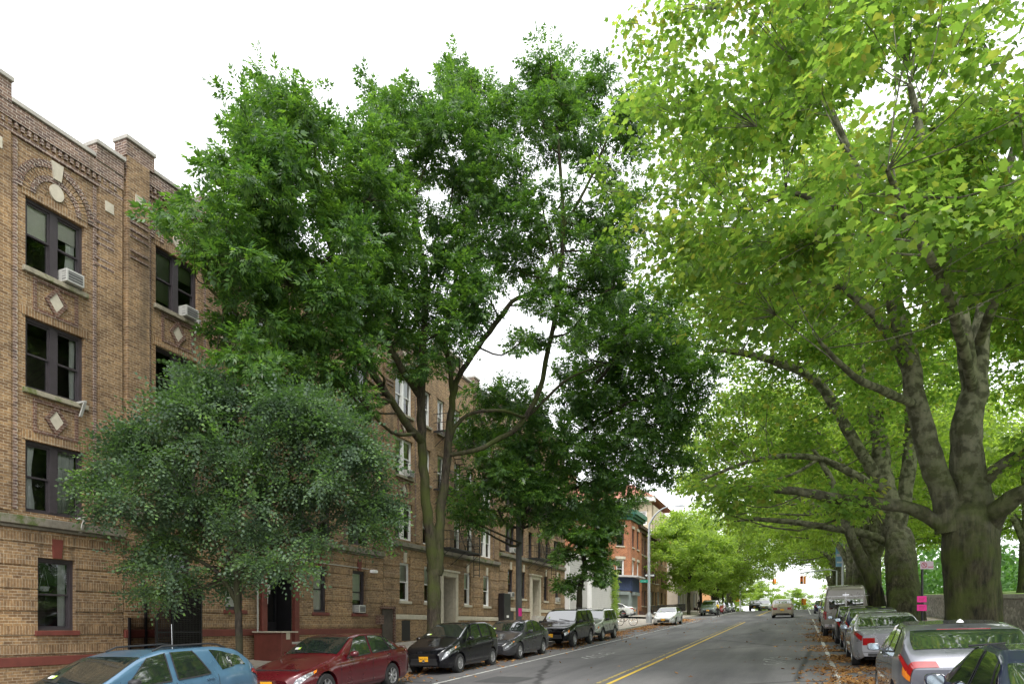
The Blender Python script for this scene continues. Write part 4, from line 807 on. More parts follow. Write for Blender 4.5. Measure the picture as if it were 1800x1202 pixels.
T.limb([pp(980, 470, 26.5), pp(960, 400, 26.3), pp(950, 330, 26.3)], [.05, .04, .02], wob=.15)
left = '''500,150,42 470,200,50 535,190,48 430,215,45 395,265,45 470,265,60 550,260,52 600,240,38 360,290,40 410,335,55 480,350,62 545,340,50 335,345,36 310,375,26 590,320,42
330,425,45 375,460,50 300,420,24 350,385,40 430,430,60 490,420,45 420,500,45 500,500,62 560,470,50 620,410,50 650,340,45 600,380,45 655,300,36 640,450,45 600,520,45 430,560,50 500,585,62 560,575,52 610,560,35 450,640,42 520,655,55 580,650,36 640,640,30 620,700,28 655,500,34 405,600,36'''
midl = '''650,330,40 640,290,34 650,390,44 660,450,44 640,520,40 700,450,40 900,350,28 665,175,38 700,205,45 735,180,34 690,255,42 745,240,40 665,230,30 805,140,40 845,165,38 800,195,48 860,215,45 890,180,28 780,260,42 835,280,48 885,270,38 745,310,36 700,330,36 760,380,36 810,350,48 860,345,45 905,315,28 700,400,36 745,445,30 800,440,45 855,420,45 900,400,36 690,500,38 740,520,45 800,500,52 850,490,40 700,580,36 750,580,48 805,560,42 760,640,30 720,650,22 805,620,22 675,560,28 650,560,26 830,540,34 905,470,30'''
rtop = '''960,85,36 1000,110,40 935,140,34 985,160,44 1035,150,34 950,205,38 1005,215,40 930,180,26 1060,110,22 1055,200,30 1100,200,38 1120,160,24 1080,260,38 1125,250,26 965,260,30 1040,270,26 950,320,22 1010,330,26 1090,320,40 1060,380,42 1110,380,36 925,370,30 960,400,34 1010,400,34 1050,440,44 1100,440,40 930,450,34 975,480,34 1030,490,40 1080,500,42 985,540,40 1030,545,30 930,520,20 945,600,16 915,600,16'''
def parse(t): return [tuple(float(x) for x in q.split(',')) for q in t.split()]
cl = []
for (u, v, r) in parse(left):
    u += 40 * max(0, min(1, (470 - u) / 100)) * (1 if v < 360 else .6) + (12 if v < 360 else 0) + (16 if u < 420 and v < 520 else 0); v += 18 * max(0, (350 - v) / 200); r *= .95
    for j in range(2):
        X = AX(u) + (random.uniform(-.9, 2.0)); X = max(X, -16.6); cl.append(pclump(u + random.uniform(-10, 10), v + random.uniform(-10, 10), r, DX(u, X), rd=1.1))
for (u, v, r) in parse(midl):
    for j in range(2): cl.append(pclump(u + random.uniform(-8, 8), v + random.uniform(-8, 8), r, AD(u) + random.uniform(-2.2, 2.4)))
for (u, v, r) in parse(rtop):
    v += 28 * max(0, (400 - v) / 400)
    for j in range(2 if v > 350 or v < 260 else 1): cl.append(pclump(u + random.uniform(-6, 6), v + random.uniform(-6, 6), r, 26.5 + random.uniform(-1.6, 1.8)))
T.clumps(cl, 13, 25, .42, 'ash', 1.12, shell=.4, keep=not_in_house, flat_=.55, up=.85, droop=-.1)
T.done()
# --- ash further along, its crown hanging over the road
bx2 = (P(912.5, 1060, 35).x, P(912.5, 1060, 35).y); D2 = 30.5
T = Tree('ash_tree', 'dark leaved ash whose crown leans over the road beyond the grey utility pole', (bx2[0], bx2[1], swl(*bx2)), 'bark_dark', 'leaf_ash')
T.limb([(bx2[0], bx2[1], swl(*bx2) - .1), P(912, 980, 34.6), P(922, 890, 33.2), P(960, 830, 32), P(1010, 770, 31.5), P(1080, 720, 31), P(1150, 690, 30.5)], [.15, .13, .14, .14, .11, .08, .04], wob=.03)
T.limb([P(960, 830, 32), P(1000, 740, 32), P(1060, 660, 31), P(1110, 590, 31)], [.11, .09, .07, .04], wob=.1)
T.limb([P(925, 900, 32.5), P(880, 860, 31), P(850, 840, 30)], [.08, .06, .03], wob=.1); T.limb([P(940, 870, 32.5), P(1000, 860, 31.5), P(1100, 830, 31), P(1170, 820, 31)], [.1, .08, .06, .03], wob=.1)
low = '''1090,545,44 1140,545,48 1185,560,40 1050,590,44 1110,600,54 1165,615,52 1215,610,46 1255,640,24 1050,640,44 1105,665,54 1165,670,54 1225,680,40 1045,700,44 1100,730,54 1165,735,52 1210,740,36 1045,765,48 1105,790,50 1165,795,44 1200,800,24 1060,820,44 1110,845,36 1160,840,26 1010,700,34 1000,650,28 960,720,36 920,760,40 880,700,36 840,700,24 905,700,34 850,740,34 830,780,30 870,790,46 930,800,50 990,790,50 860,840,46 910,850,50 970,850,50 1030,850,44 830,880,34 880,900,36 930,900,34 990,895,36 1040,890,30 825,920,20 1010,610,22 1000,580,22'''
cl = [pclump(u + random.uniform(-8, 8), v + random.uniform(-8, 8), r, (31.2 if u > 1000 else 30) + random.uniform(-1.8, 2.2) - (1.0 if v > 820 and u < 1000 else 0)) for (u, v, r) in parse(low) for j in (0, 1)]
T.clumps(cl, 11, 18, .48, 'ash', 1.3, shell=.42, keep=not_in_house, flat_=.5, droop=-.15)
T.done()
# --- small crooked tree
b3 = P(1019, 1090, DX(1019, -12.7)); b3 = (b3.x, b3.y, swl(b3.x, b3.y)); D3 = DX(1019, -12.7)
T = Tree('street_tree', 'small street tree with crooked dark trunk in front of the grey clapboard building', b3, 'bark_dark', 'leaf_ash')
T.limb([(b3[0], b3[1], b3[2] - .1), P(1018, 1050, D3), P(1022, 1022, D3), P(1029, 1000, D3), P(1025, 975, D3), P(1018, 955, D3), P(1030, 925, D3), P(1050, 900, D3)], [.22, .18, .17, .16, .15, .13, .08, .04], wob=.1)
T.limb([P(1018, 955, D3), P(1002, 950, D3), P(985, 932, D3), P(965, 915, D3)], [.11, .10, .08, .04], wob=.1); T.limb([P(1029, 1000, D3), P(1045, 1000, D3), P(1058, 1010, D3)], [.05, .04, .02])
sm = '1000,905,22 1030,900,28 1060,915,24 1045,935,30 1015,935,26 985,925,22 1075,940,18 1060,960,24 1035,965,24 1000,965,20 985,980,14 1070,975,16 1050,990,20 1040,1012,18 1062,1015,16 1065,1000,14 1000,1035,14 985,1030,12 1008,1020,10 965,930,16 1080,925,14 1055,880,20 1085,900,18 1100,885,16 1120,880,14'
T.clumps([pclump(u, v, r, D3 + random.uniform(-1.2, 1.2)) for (u, v, r) in parse(sm) for j in (0, 1)], 11, 20, .48, 'ash', 1.35, shell=.5, flat_=.5)
T.done()
# --- small elm at the left
b4 = P(421, 1160, DX(421, -12.7)); b4 = (b4.x, b4.y, swl(b4.x, b4.y)); D4 = DX(421, -12.7)
T = Tree('elm_tree', 'small spreading elm with fine grey green leaves in front of the red doorway', b4, 'bark_dark', 'leaf_elm')
T.limb([(b4[0], b4[1], b4[2] - .1), P(420, 1110, D4), P(418, 1060, D4), P(416, 1010, D4), P(414, 970, D4), P(400, 900, D4), P(380, 820, D4), P(370, 740, D4)], [.10, .085, .082, .08, .07, .05, .035, .015], wob=.1)
T.limb([P(418, 1062, D4), P(400, 1030, D4), P(382, 1005, D4), P(350, 985, D4), P(310, 965, D4), P(260, 930, D4), P(210, 880, D4)], [.055, .052, .048, .042, .035, .025, .012], wob=.12)
T.limb([P(416, 1015, D4), P(440, 985, D4), P(480, 960, D4), P(540, 930, D4), P(600, 900, D4), P(660, 880, D4)], [.05, .045, .038, .03, .02, .01], wob=.12)
T.limb([P(414, 975, D4), P(440, 930, D4), P(480, 860, D4), P(530, 790, D4), P(570, 730, D4)], [.05, .045, .035, .025, .012], wob=.12)
T.limb([P(414, 1000, D4), P(385, 960, D4), P(340, 900, D4), P(300, 830, D4), P(270, 780, D4)], [.045, .04, .03, .02, .01], wob=.12)
T.limb([P(417, 1050, D4), P(440, 1020, D4), P(470, 1000, D4), P(520, 990, D4)], [.03, .025, .02, .01], wob=.12)
T.limb([P(380, 820, D4), P(360, 740, D4), P(352, 660, D4), P(350, 620, D4)], [.03, .02, .01, .004], wob=.1)
el = '''350,650,14 348,680,20 370,710,30 320,715,24 300,745,30 420,715,34 380,750,36 340,770,34 260,780,26 450,745,34 500,720,26 540,715,28 590,715,28 630,740,28 490,770,36 550,760,38 605,775,36 240,820,30 205,840,26 290,810,38 340,830,42 400,810,42 450,820,42 510,830,42 570,830,42 625,820,32 175,860,22 215,880,34 265,870,40 320,885,44 380,880,44 440,885,44 500,890,44 560,885,42 615,880,36 655,895,26 690,925,16 190,925,30 240,935,38 295,940,42 350,940,40 410,945,40 465,945,38 520,940,38 575,935,32 625,935,28 665,940,20 215,980,26 255,1000,32 300,1000,28 350,990,24 500,985,26 550,990,24 590,985,18 245,1035,22 285,1035,16 545,1025,14 645,965,18 450,1000,16 160,830,14 385,1010,14'''
V0 = [q for q in parse(el) if q[0] > 195 and not (q[1] > 1010 and q[0] > 400) and random.random() > .16]
cl = [pclump(425 + (u - 425) * .93 + random.uniform(-13, 13) + 22 * max(0, min(1, (330 - u) / 130)), v + random.uniform(-12, 12) + (22 if v < 810 and not 310 < u < 400 else 0), r * random.uniform(.7, 1.2), D4 + random.uniform(-1.6, 1.7)) for (u, v, r) in V0 for j in (0, 1)]
for _ in range(46):                                   # loose sprigs past the outline
    a_ = random.uniform(-.3, 3.45); u_, v_ = 428 + 246 * math.cos(a_) * random.uniform(.88, 1.04), 860 - 150 * math.sin(a_) * random.uniform(.95, 1.15); cl.append(pclump(u_, v_, random.uniform(9, 17), D4 + random.uniform(-1, 1)))
T.clumps(cl, 13, 24, .30, 'elm', 1.6, shell=.6, flat_=.4, up=.9, droop=.0, outw=.9, keep=not_in_house)
T.done()
# --- London planes
def plane_clumps(c, R, zlo, zhi, n, rr=(1.1, 1.8), hollow=.45, seed=1, keepf=None):
    g = np.random.default_rng(seed); out = []
    while len(out) < n:
        q = g.normal(0, 1, 3); q /= np.linalg.norm(q); q *= hollow + (1 - hollow) * g.random() ** .7; z = zlo + (zhi - zlo) * (q[2] * .5 + .5); p = np.array([c[0] + q[0] * R, c[1] + q[1] * R, z]); r = g.uniform(*rr)
        if keepf is None or keepf(p, r): out.append((p, np.array([r * 1.15, r * 1.15, r * .62])))
    return out
def proj(p):
    d = p - np.array([0, 0, CAMZ]); D = d @ np.array(FW); return 900 + FPX * (d @ np.array(RT)) / D, HV - FPX * d[2] / D, D
def onlimb(u, v, m): return 1225 < u < 1455 and abs(v - np.interp(u, [1240, 1290, 1340, 1400, 1440], [612, 618, 628, 650, 676])) < 16 + m * .45
def keep1(p, r):
    u, v, D = proj(p); m = r * FPX / max(D, .1)
    if onlimb(u, v, m): return False
    if D < 6.5: return False
    if u - m * .8 < 1075: return False
    if u < 1250 and v > 500 and u - m < 1190: return False
    if v + m * .5 > 850: return False
    if v > 600 and 1575 < u < 1760: return False
    if u < 1575 and v + m * .3 > 610 and random.random() < .8: return False
    return True
def keep2(p, r):
    u, v, D = proj(p); m = r * FPX / max(D, .1)
    if D < 36.5 and onlimb(u, v, m): return False
    if u - m * .8 < 1150: return False
    if v + m * .4 > 905: return False
    if 1565 < u < 1780 and v > 700: return False
    return True
# nearest plane
X1, Y1 = 4.55, 22.7; g1 = swr(X1, Y1)
T = Tree('plane_tree', 'nearest huge plane tree with moss dark trunk standing by the stone park wall', (X1, Y1, g1), 'bark_plane', 'leaf_plane')
q = lambda u, v, D=19.6: P(u, v, D)
trunk_flare(T.b, (q(1712, 1100).x, q(1712, 1100).y, g1 - .15), q(1702, 872), .66, .68, flare=1.16, lobes=5, bumps=.04, n=30, steps=24)
T.limb([q(1670, 935), q(1655, 860), q(1635, 800), q(1612, 712), q(1590, 600), q(1568, 517), q(1545, 430), q(1515, 337), q(1480, 240), q(1430, 120)], [.36, .34, .30, .27, .24, .22, .19, .15, .10, .04], wob=.06, n=14)
T.limb([q(1712, 930), q(1704, 850), q(1698, 760), q(1712, 690), q(1722, 600, 20), q(1735, 500, 20.5), q(1742, 400, 21), q(1765, 320, 21), q(1800, 200, 21)], [.6, .48, .38, .33, .25, .19, .16, .13, .07], wob=.05, n=16)
T.limb([q(1710, 690), q(1700, 630), q(1688, 560), q(1668, 430), q(1645, 355), q(1628, 280), q(1600, 150)], [.24, .23, .22, .19, .16, .13, .07], wob=.06, n=12)
T.limb([q(1668, 930), q(1640, 912), q(1600, 893), q(1540, 884), q(1470, 876), q(1400, 863), q(1330, 858), q(1240, 853)], [.22, .20, .18, .165, .15, .12, .08, .015], wob=.08, n=10)
T.limb([q(1735, 935), q(1752, 900, 19), q(1790, 870, 18.5), q(1850, 850, 18)], [.3, .26, .22, .18], wob=.06, n=10)
T.limb([q(1722, 860), q(1740, 835, 19.2), q(1790, 800, 18.8), q(1860, 760, 18.3)], [.2, .18, .16, .12], wob=.06, n=10)
T.limb([q(1645, 355), q(1610, 330), q(1570, 310), q(1520, 260)], [.12, .10, .08, .03], wob=.1, n=8)
T.limb([q(1590, 640), q(1550, 570), q(1500, 520), q(1450, 500), q(1390, 490)], [.15, .12, .10, .08, .05], wob=.1, n=8)
T.limb([q(1545, 430), q(1500, 380), q(1440, 355), q(1380, 340), q(1300, 380)], [.12, .10, .08, .06, .03], wob=.1, n=8)
T.limb([q(1612, 712), q(1560, 690, 17.5), q(1500, 660, 15.5), q(1440, 600, 14)], [.12, .10, .07, .03], wob=.1, n=8)
T.limb([q(1712, 690), q(1690, 600, 17.5), q(1660, 500, 15), q(1600, 400, 12.5), q(1560, 300, 11)], [.14, .12, .10, .07, .03], wob=.1, n=8)
T.limb([q(1722, 600), q(1760, 500, 17), q(1800, 420, 14.5)], [.14, .12, .08], wob=.1, n=8)
c1 = plane_clumps((X1 - .5, Y1 - 1.5), 9.4, 6.6, 24, 165, seed=3, keepf=keep1)
c1 += plane_clumps((X1 - .2, Y1 - 8.5), 5.0, 6.2, 14.5, 34, rr=(.7, 1.2), seed=5, keepf=keep1)
c1 += [pclump(random.uniform(1230, 1560), random.uniform(845, 905), random.uniform(10, 19), 19.6 + random.uniform(-.8, .8)) for _ in range(16)]
c1 += [pclump(u, v, r, D) for u, v, r, D in ((1120, 60, 40, 21), (1170, 120, 50, 21), (1130, 180, 35, 21), (1100, 30, 30, 21), (1200, 40, 60, 21), (1160, 260, 45, 21.5), (1180, 350, 50, 22), (1150, 430, 40, 22), (1220, 440, 50, 22), (1210, 200, 50, 20), (1250, 300, 55, 20), (1060, 290, 18, 21), (1070, 330, 20, 21.2), (1095, 405, 20, 21.5))]
T.clumps(c1, 11, 27, .60, 'plane', 1.12, shell=.6, flat_=.42, up=1.1, outw=.8, droop=-.35, twig=True, lmax=4.5, lr=.6)
T.done()
# second plane
X2, Y2 = 4.5, 38.5; g2 = swr(X2, Y2); q = lambda u, v, D=35.6: P(u, v, D)
T = Tree('plane_tree', 'second plane tree along the kerb with paired dark trunk behind the pink posters', (X2, Y2, g2), 'bark_plane', 'leaf_plane')
trunk_flare(T.b, (X2 + .08, Y2, g2 - .15), q(1578, 920), .82, .62, flare=1.15, lobes=5, n=26, steps=20)
T.limb([q(1572, 960), q(1566, 900), q(1552, 840), q(1546, 780), q(1536, 700), q(1520, 600), q(1500, 480), q(1480, 380), q(1460, 260)], [.6, .55, .45, .38, .32, .26, .2, .15, .07], wob=.06, n=14)
T.limb([q(1575, 940), q(1592, 860), q(1600, 780), q(1600, 700), q(1610, 600)], [.4, .35, .3, .25, .2], wob=.06, n=12)
T.limb([q(1550, 1100), q(1538, 1040), q(1522, 1000), q(1502, 960), q(1486, 915), q(1465, 850), q(1430, 790)], [.42, .36, .30, .27, .22, .16, .08], wob=.06, n=12)
T.limb([q(1552, 950), q(1530, 940), q(1490, 932), q(1440, 924), q(1390, 917), q(1330, 912), q(1290, 916)], [.22, .2, .19, .17, .14, .11, .03], wob=.08, n=9)
T.limb([q(1552, 870), q(1520, 845), q(1480, 822), q(1440, 806), q(1390, 801), q(1340, 806), q(1290, 820), q(1230, 845)], [.22, .2, .19, .17, .14, .12, .09, .05], wob=.08, n=9)
T.limb([q(1550, 850), q(1510, 790), q(1470, 720), q(1440, 675), q(1400, 650), q(1340, 628), q(1290, 618), q(1240, 612)], [.3, .28, .25, .23, .2, .18, .15, .08], wob=.07, n=10)
T.limb([q(1536, 700), q(1500, 620), q(1460, 570), q(1400, 530), q(1350, 505)], [.2, .18, .15, .12, .06], wob=.08, n=9)
T.limb([q(1440, 806), q(1400, 830), q(1340, 850), q(1260, 860)], [.09, .08, .06, .03], wob=.1, n=7)
c2 = [pclump(random.uniform(1150, 1500), random.uniform(440, 880), random.uniform(38, 62), random.uniform(30, 42)) for _ in range(70)] + [pclump(random.uniform(1100, 1500), random.uniform(200, 500), random.uniform(38, 62), random.uniform(28, 40)) for _ in range(30)]
c2 = [c for c in c2 if keep2(c[0], c[1][0] / 1.1) and (c[0][1] > Y2 - 2 or proj(c[0])[1] < 560)] + plane_clumps((X2 - 1.2, Y2), 10.4, 8.6, 25, 170, rr=(1.1, 1.9), seed=11, hollow=.3, keepf=keep2)
T.clumps(c2, 7.0, 17, .66, 'plane', 1.36, shell=.6, flat_=.4, up=1.1, droop=-.3, twig=False, lmax=5, lr=.6)
T.done()
# further planes: one unique far tree, copied with its parts
X3, Y3 = 4.6, 55.0; g3 = swr(X3, Y3)
T = Tree('plane_tree', 'third plane tree along the right kerb with pale mottled trunk', (X3, Y3, g3), 'bark_plane', 'leaf_far', group='plane trees receding along the right kerb')
trunk_flare(T.b, (X3, Y3, g3 - .15), (X3 - .1, Y3, g3 + 6.0), .55, .4, flare=1.25)
for (dx, dy, dz_) in ((-3.5, -1, 13), (2.5, 1, 14), (-.5, 3, 15), (-6.5, 0, 9.5), (5, -2, 10), (-4.5, -4.5, 9), (-1, -5, 11)):
    T.limb([(X3, Y3, g3 + 4.2), (X3 + dx * .25, Y3 + dy * .25, g3 + 4.2 + (dz_ - 4.2) * .45), (X3 + dx * .65, Y3 + dy * .65, g3 + 4.2 + (dz_ - 4.2) * .8), (X3 + dx, Y3 + dy, g3 + dz_)], [.3, .24, .15, .05], wob=.08, n=9)
c3 = plane_clumps((X3 - 2.6, Y3), 10.6, g3 + 4.9, g3 + 19, 130, rr=(1.2, 2.0), hollow=.35, seed=21)
T.clumps(c3, 6.0, 18, .8, 'simple', 2.2, shell=.5, flat_=.42, up=1.1, droop=-.3, twig=False, link=True)
proto = T.done()
def copy_tree(src, x, y, z, rz, sc, label, group=None, shrink=1):
    r = src.copy(); C.objects.link(r); r.location = (x, y, z); r.rotation_euler = (0, 0, rz); r.scale = (sc, sc, sc * shrink); r['label'] = label
    if group: r['group'] = group
    elif 'group' in r: del r['group']
    for ch in list(src.children): c_ = ch.copy(); C.objects.link(c_); c_.parent = r
    return r
gp = 'plane trees receding along the right kerb'
for i, (y, rz, sc, dx, lb) in enumerate(((70, 1.9, 1.08, 0, 'fourth plane tree along the right kerb beyond the blue banner'), (86, 3.4, 1.15, .2, 'fifth plane tree along the right kerb with branches over the road'), (103, 5.0, 1.12, 0, 'sixth plane tree along the right kerb near the hanging traffic signal'), (122, .8, 1.1, .3, 'seventh plane tree along the right kerb close to the crest'), (143, 2.4, .9, 0, 'farthest plane tree along the right kerb past the crest'))):
    copy_tree(proto, X3 + dx, y, swr(X3, y), rz, sc, lb, gp)
for i, (x, y, rz, sc, lb) in enumerate(((15, 30, 1, .8, 'park plane tree nearest the stone wall at the right edge'), (21, 44, 2.2, .85, 'park plane tree second behind the wall seen right of the mossy trunk'), (14.5, 60, 4, .8, 'park plane tree just behind the wall beyond the pink posters'), (26, 66, 5.1, .9, 'park plane tree deeper on the lawn with slim trunk'), (17, 84, .4, .85, 'park plane tree far along the wall'), (30, 100, 2.9, 1., 'park plane tree at the back of the lawn'))):
    copy_tree(proto, x, y, lawn(x, y), rz, sc, lb, 'plane trees standing on the park lawn')
for y, rz, sc, lb in ((120, 2.2, .95, 'tall pale green plane tree on the left pavement beyond the maples'), (142, 4.1, 1.0, 'tall pale green plane tree on the left pavement at the crest')):
    copy_tree(proto, -13.1, y, swl(-13.1, y), rz, sc, lb, 'tall plane trees on the left pavement')
# hedge mass far in the park
fw = MB(); subs = np.array([[random.uniform(14, 80), random.uniform(105, 210), 0] for _ in range(1300)] + [[random.uniform(60, 90), random.uniform(20, 110), 0] for _ in range(500)]); subs[:, 2] = [lawn(a, b_) + random.uniform(.3, 1) * (9 + 4 * math.sin(a * .35) + 3 * math.sin(b_ * .2)) * random.random() ** .5 for a, b_ in subs[:, :2]]
V, n_, Fc = leaf_field(subs, 24, 2.2, 'simple', 6.0, flat_=.7); o = np_mesh('far_woodland', V, n_, Fc, ['leaf_park'], None); tag(o, 'dark green woodland massed at the back of the park', 'woodland', kind='stuff')
# --- street trees far left (maples), one built then copied
b5 = (-12.8, 88); T = Tree('maple_tree', 'bushy street maple with low crown beside the white sedan', (b5[0], b5[1], swl(*b5)), 'bark_dark', 'leaf_far', group='street maples along the left pavement')
z5 = swl(*b5); T.limb([(b5[0], b5[1], z5 - .1), (b5[0], b5[1], z5 + 2), (b5[0] + .1, b5[1], z5 + 4.5), (b5[0], b5[1], z5 + 8)], [.24, .19, .16, .06], wob=.1)
for a in range(7): T.limb([(b5[0], b5[1], z5 + 3 + a * .4), (b5[0] + math.cos(a * 2.4) * 1.6, b5[1] + math.sin(a * 2.4) * 1.6, z5 + 4.4 + a * .5), (b5[0] + math.cos(a * 2.4) * 3, b5[1] + math.sin(a * 2.4) * 3, z5 + 5 + a * .7)], [.09, .07, .03], wob=.1, n=6)
c5 = plane_clumps(b5, 5.3, z5 + 2.6, z5 + 13.0, 85, rr=(.8, 1.3), hollow=.35, seed=31)
T.clumps(c5, 10, 22, .6, 'simple', 2.2, shell=.5, flat_=.5, twig=False, link=False); m5 = T.done()
gm = 'street maples along the left pavement'
for (y, rz, sc, lb) in ((99, 2, .95, 'street maple with leaning trunk behind the person in yellow'), (112, 3.3, .9, 'street maple beside the parked red car'), (128, 4.6, .8, 'street maple near the traffic signal pole'), (146, 1.2, .85, 'farthest street maple on the left past the crest')):
    copy_tree(m5, -12.8, y, swl(-12.8, y), rz, sc, lb, gm)
for (x, y, rz, sc, lb) in ((-9, 215, 1, 1.0, 'round dark tree closing the far end of the road on the left'), (-1, 235, 2, .9, 'round tree closing the far end of the road in the middle'), (-16, 190, 2, 1.1, 'tree at the far left corner beyond the signal pole'), (9, 200, 5, 1.0, 'tree at the far end of the road on the right')):
    copy_tree(m5, x, y, gy(y) - 2.2, rz, sc, lb, 'trees beyond the crest of the road')
# ivy and shrubs
iv = np.array([(FX + .5, y, 0) for y in np.linspace(69.2, 71, 16)]); iv = np.repeat(iv, 14, 0); iv[:, 2] = gy(70) + rng.random(len(iv)) * 5.0; V, n_, Fc = leaf_field(iv, 16, .35, 'simple', .9); o = np_mesh('ivy', V, n_, Fc, ['leaf_far'], None); tag(o, 'yellow green creeper climbing the end of the clapboard wall', 'climbing plant')
# fallen leaves
N = 26000; xs = np.concatenate([-11.65 + np.abs(rng.normal(0, .9, N // 2)), 3.3 - np.abs(rng.normal(.9, 1.0, N // 2))]); ys = np.concatenate([14 + rng.random(N // 2) ** .8 * 62, 6 + rng.random(N // 2) ** 1.1 * 60])
xs = np.concatenate([xs, rng.uniform(-9, .8, 260), rng.uniform(3.4, 8.5, 500), rng.uniform(-17, -12, 500)]); xs = np.concatenate([xs, rng.normal(1.25, .5, 6500)]); ys = np.concatenate([ys, rng.uniform(8, 80, 260), rng.uniform(8, 70, 500), rng.uniform(8, 68, 500)]); ys = np.concatenate([ys, 9 + rng.random(6500) ** 1.3 * 34])
cl_ = np.sin(xs * 2.1 + ys * .7) + np.sin(ys * 1.9) + rng.normal(0, .9, len(xs)); k_ = (cl_ > -.2) & ((xs < -5) | (np.sin(ys * 1.1 + 1) + np.sin(ys * .37) > -1.0)); xs, ys = xs[k_], ys[k_]
zs = np.array([gz(a, b_) for a, b_ in zip(xs, ys)]) + .012 + rng.random(len(xs)) * .02
pos = np.stack([xs, ys, zs], 1); x_ = unit(rng.normal(0, 1, pos.shape) * np.array([1, 1, .12])); z_ = unit(rng.normal(0, .22, pos.shape) + np.array([0, 0, 1])); z_ = unit(z_ - x_ * (z_ * x_).sum(1, keepdims=True)); y_ = np.cross(z_, x_)
Tq, Fc = TM['plane']; s_ = rng.uniform(.42, .98, (len(pos), 1, 1)); V = pos[:, None] + s_ * (Tq[None, :, 0:1] * x_[:, None] + Tq[None, :, 1:2] * y_[:, None] + Tq[None, :, 2:3] * z_[:, None] * -1.5)
o = np_mesh('fallen_leaves', V, len(Tq), Fc, ['leaf_dead'], None); tag(o, 'brown fallen leaves lying along both kerbs', 'leaves', kind='stuff')
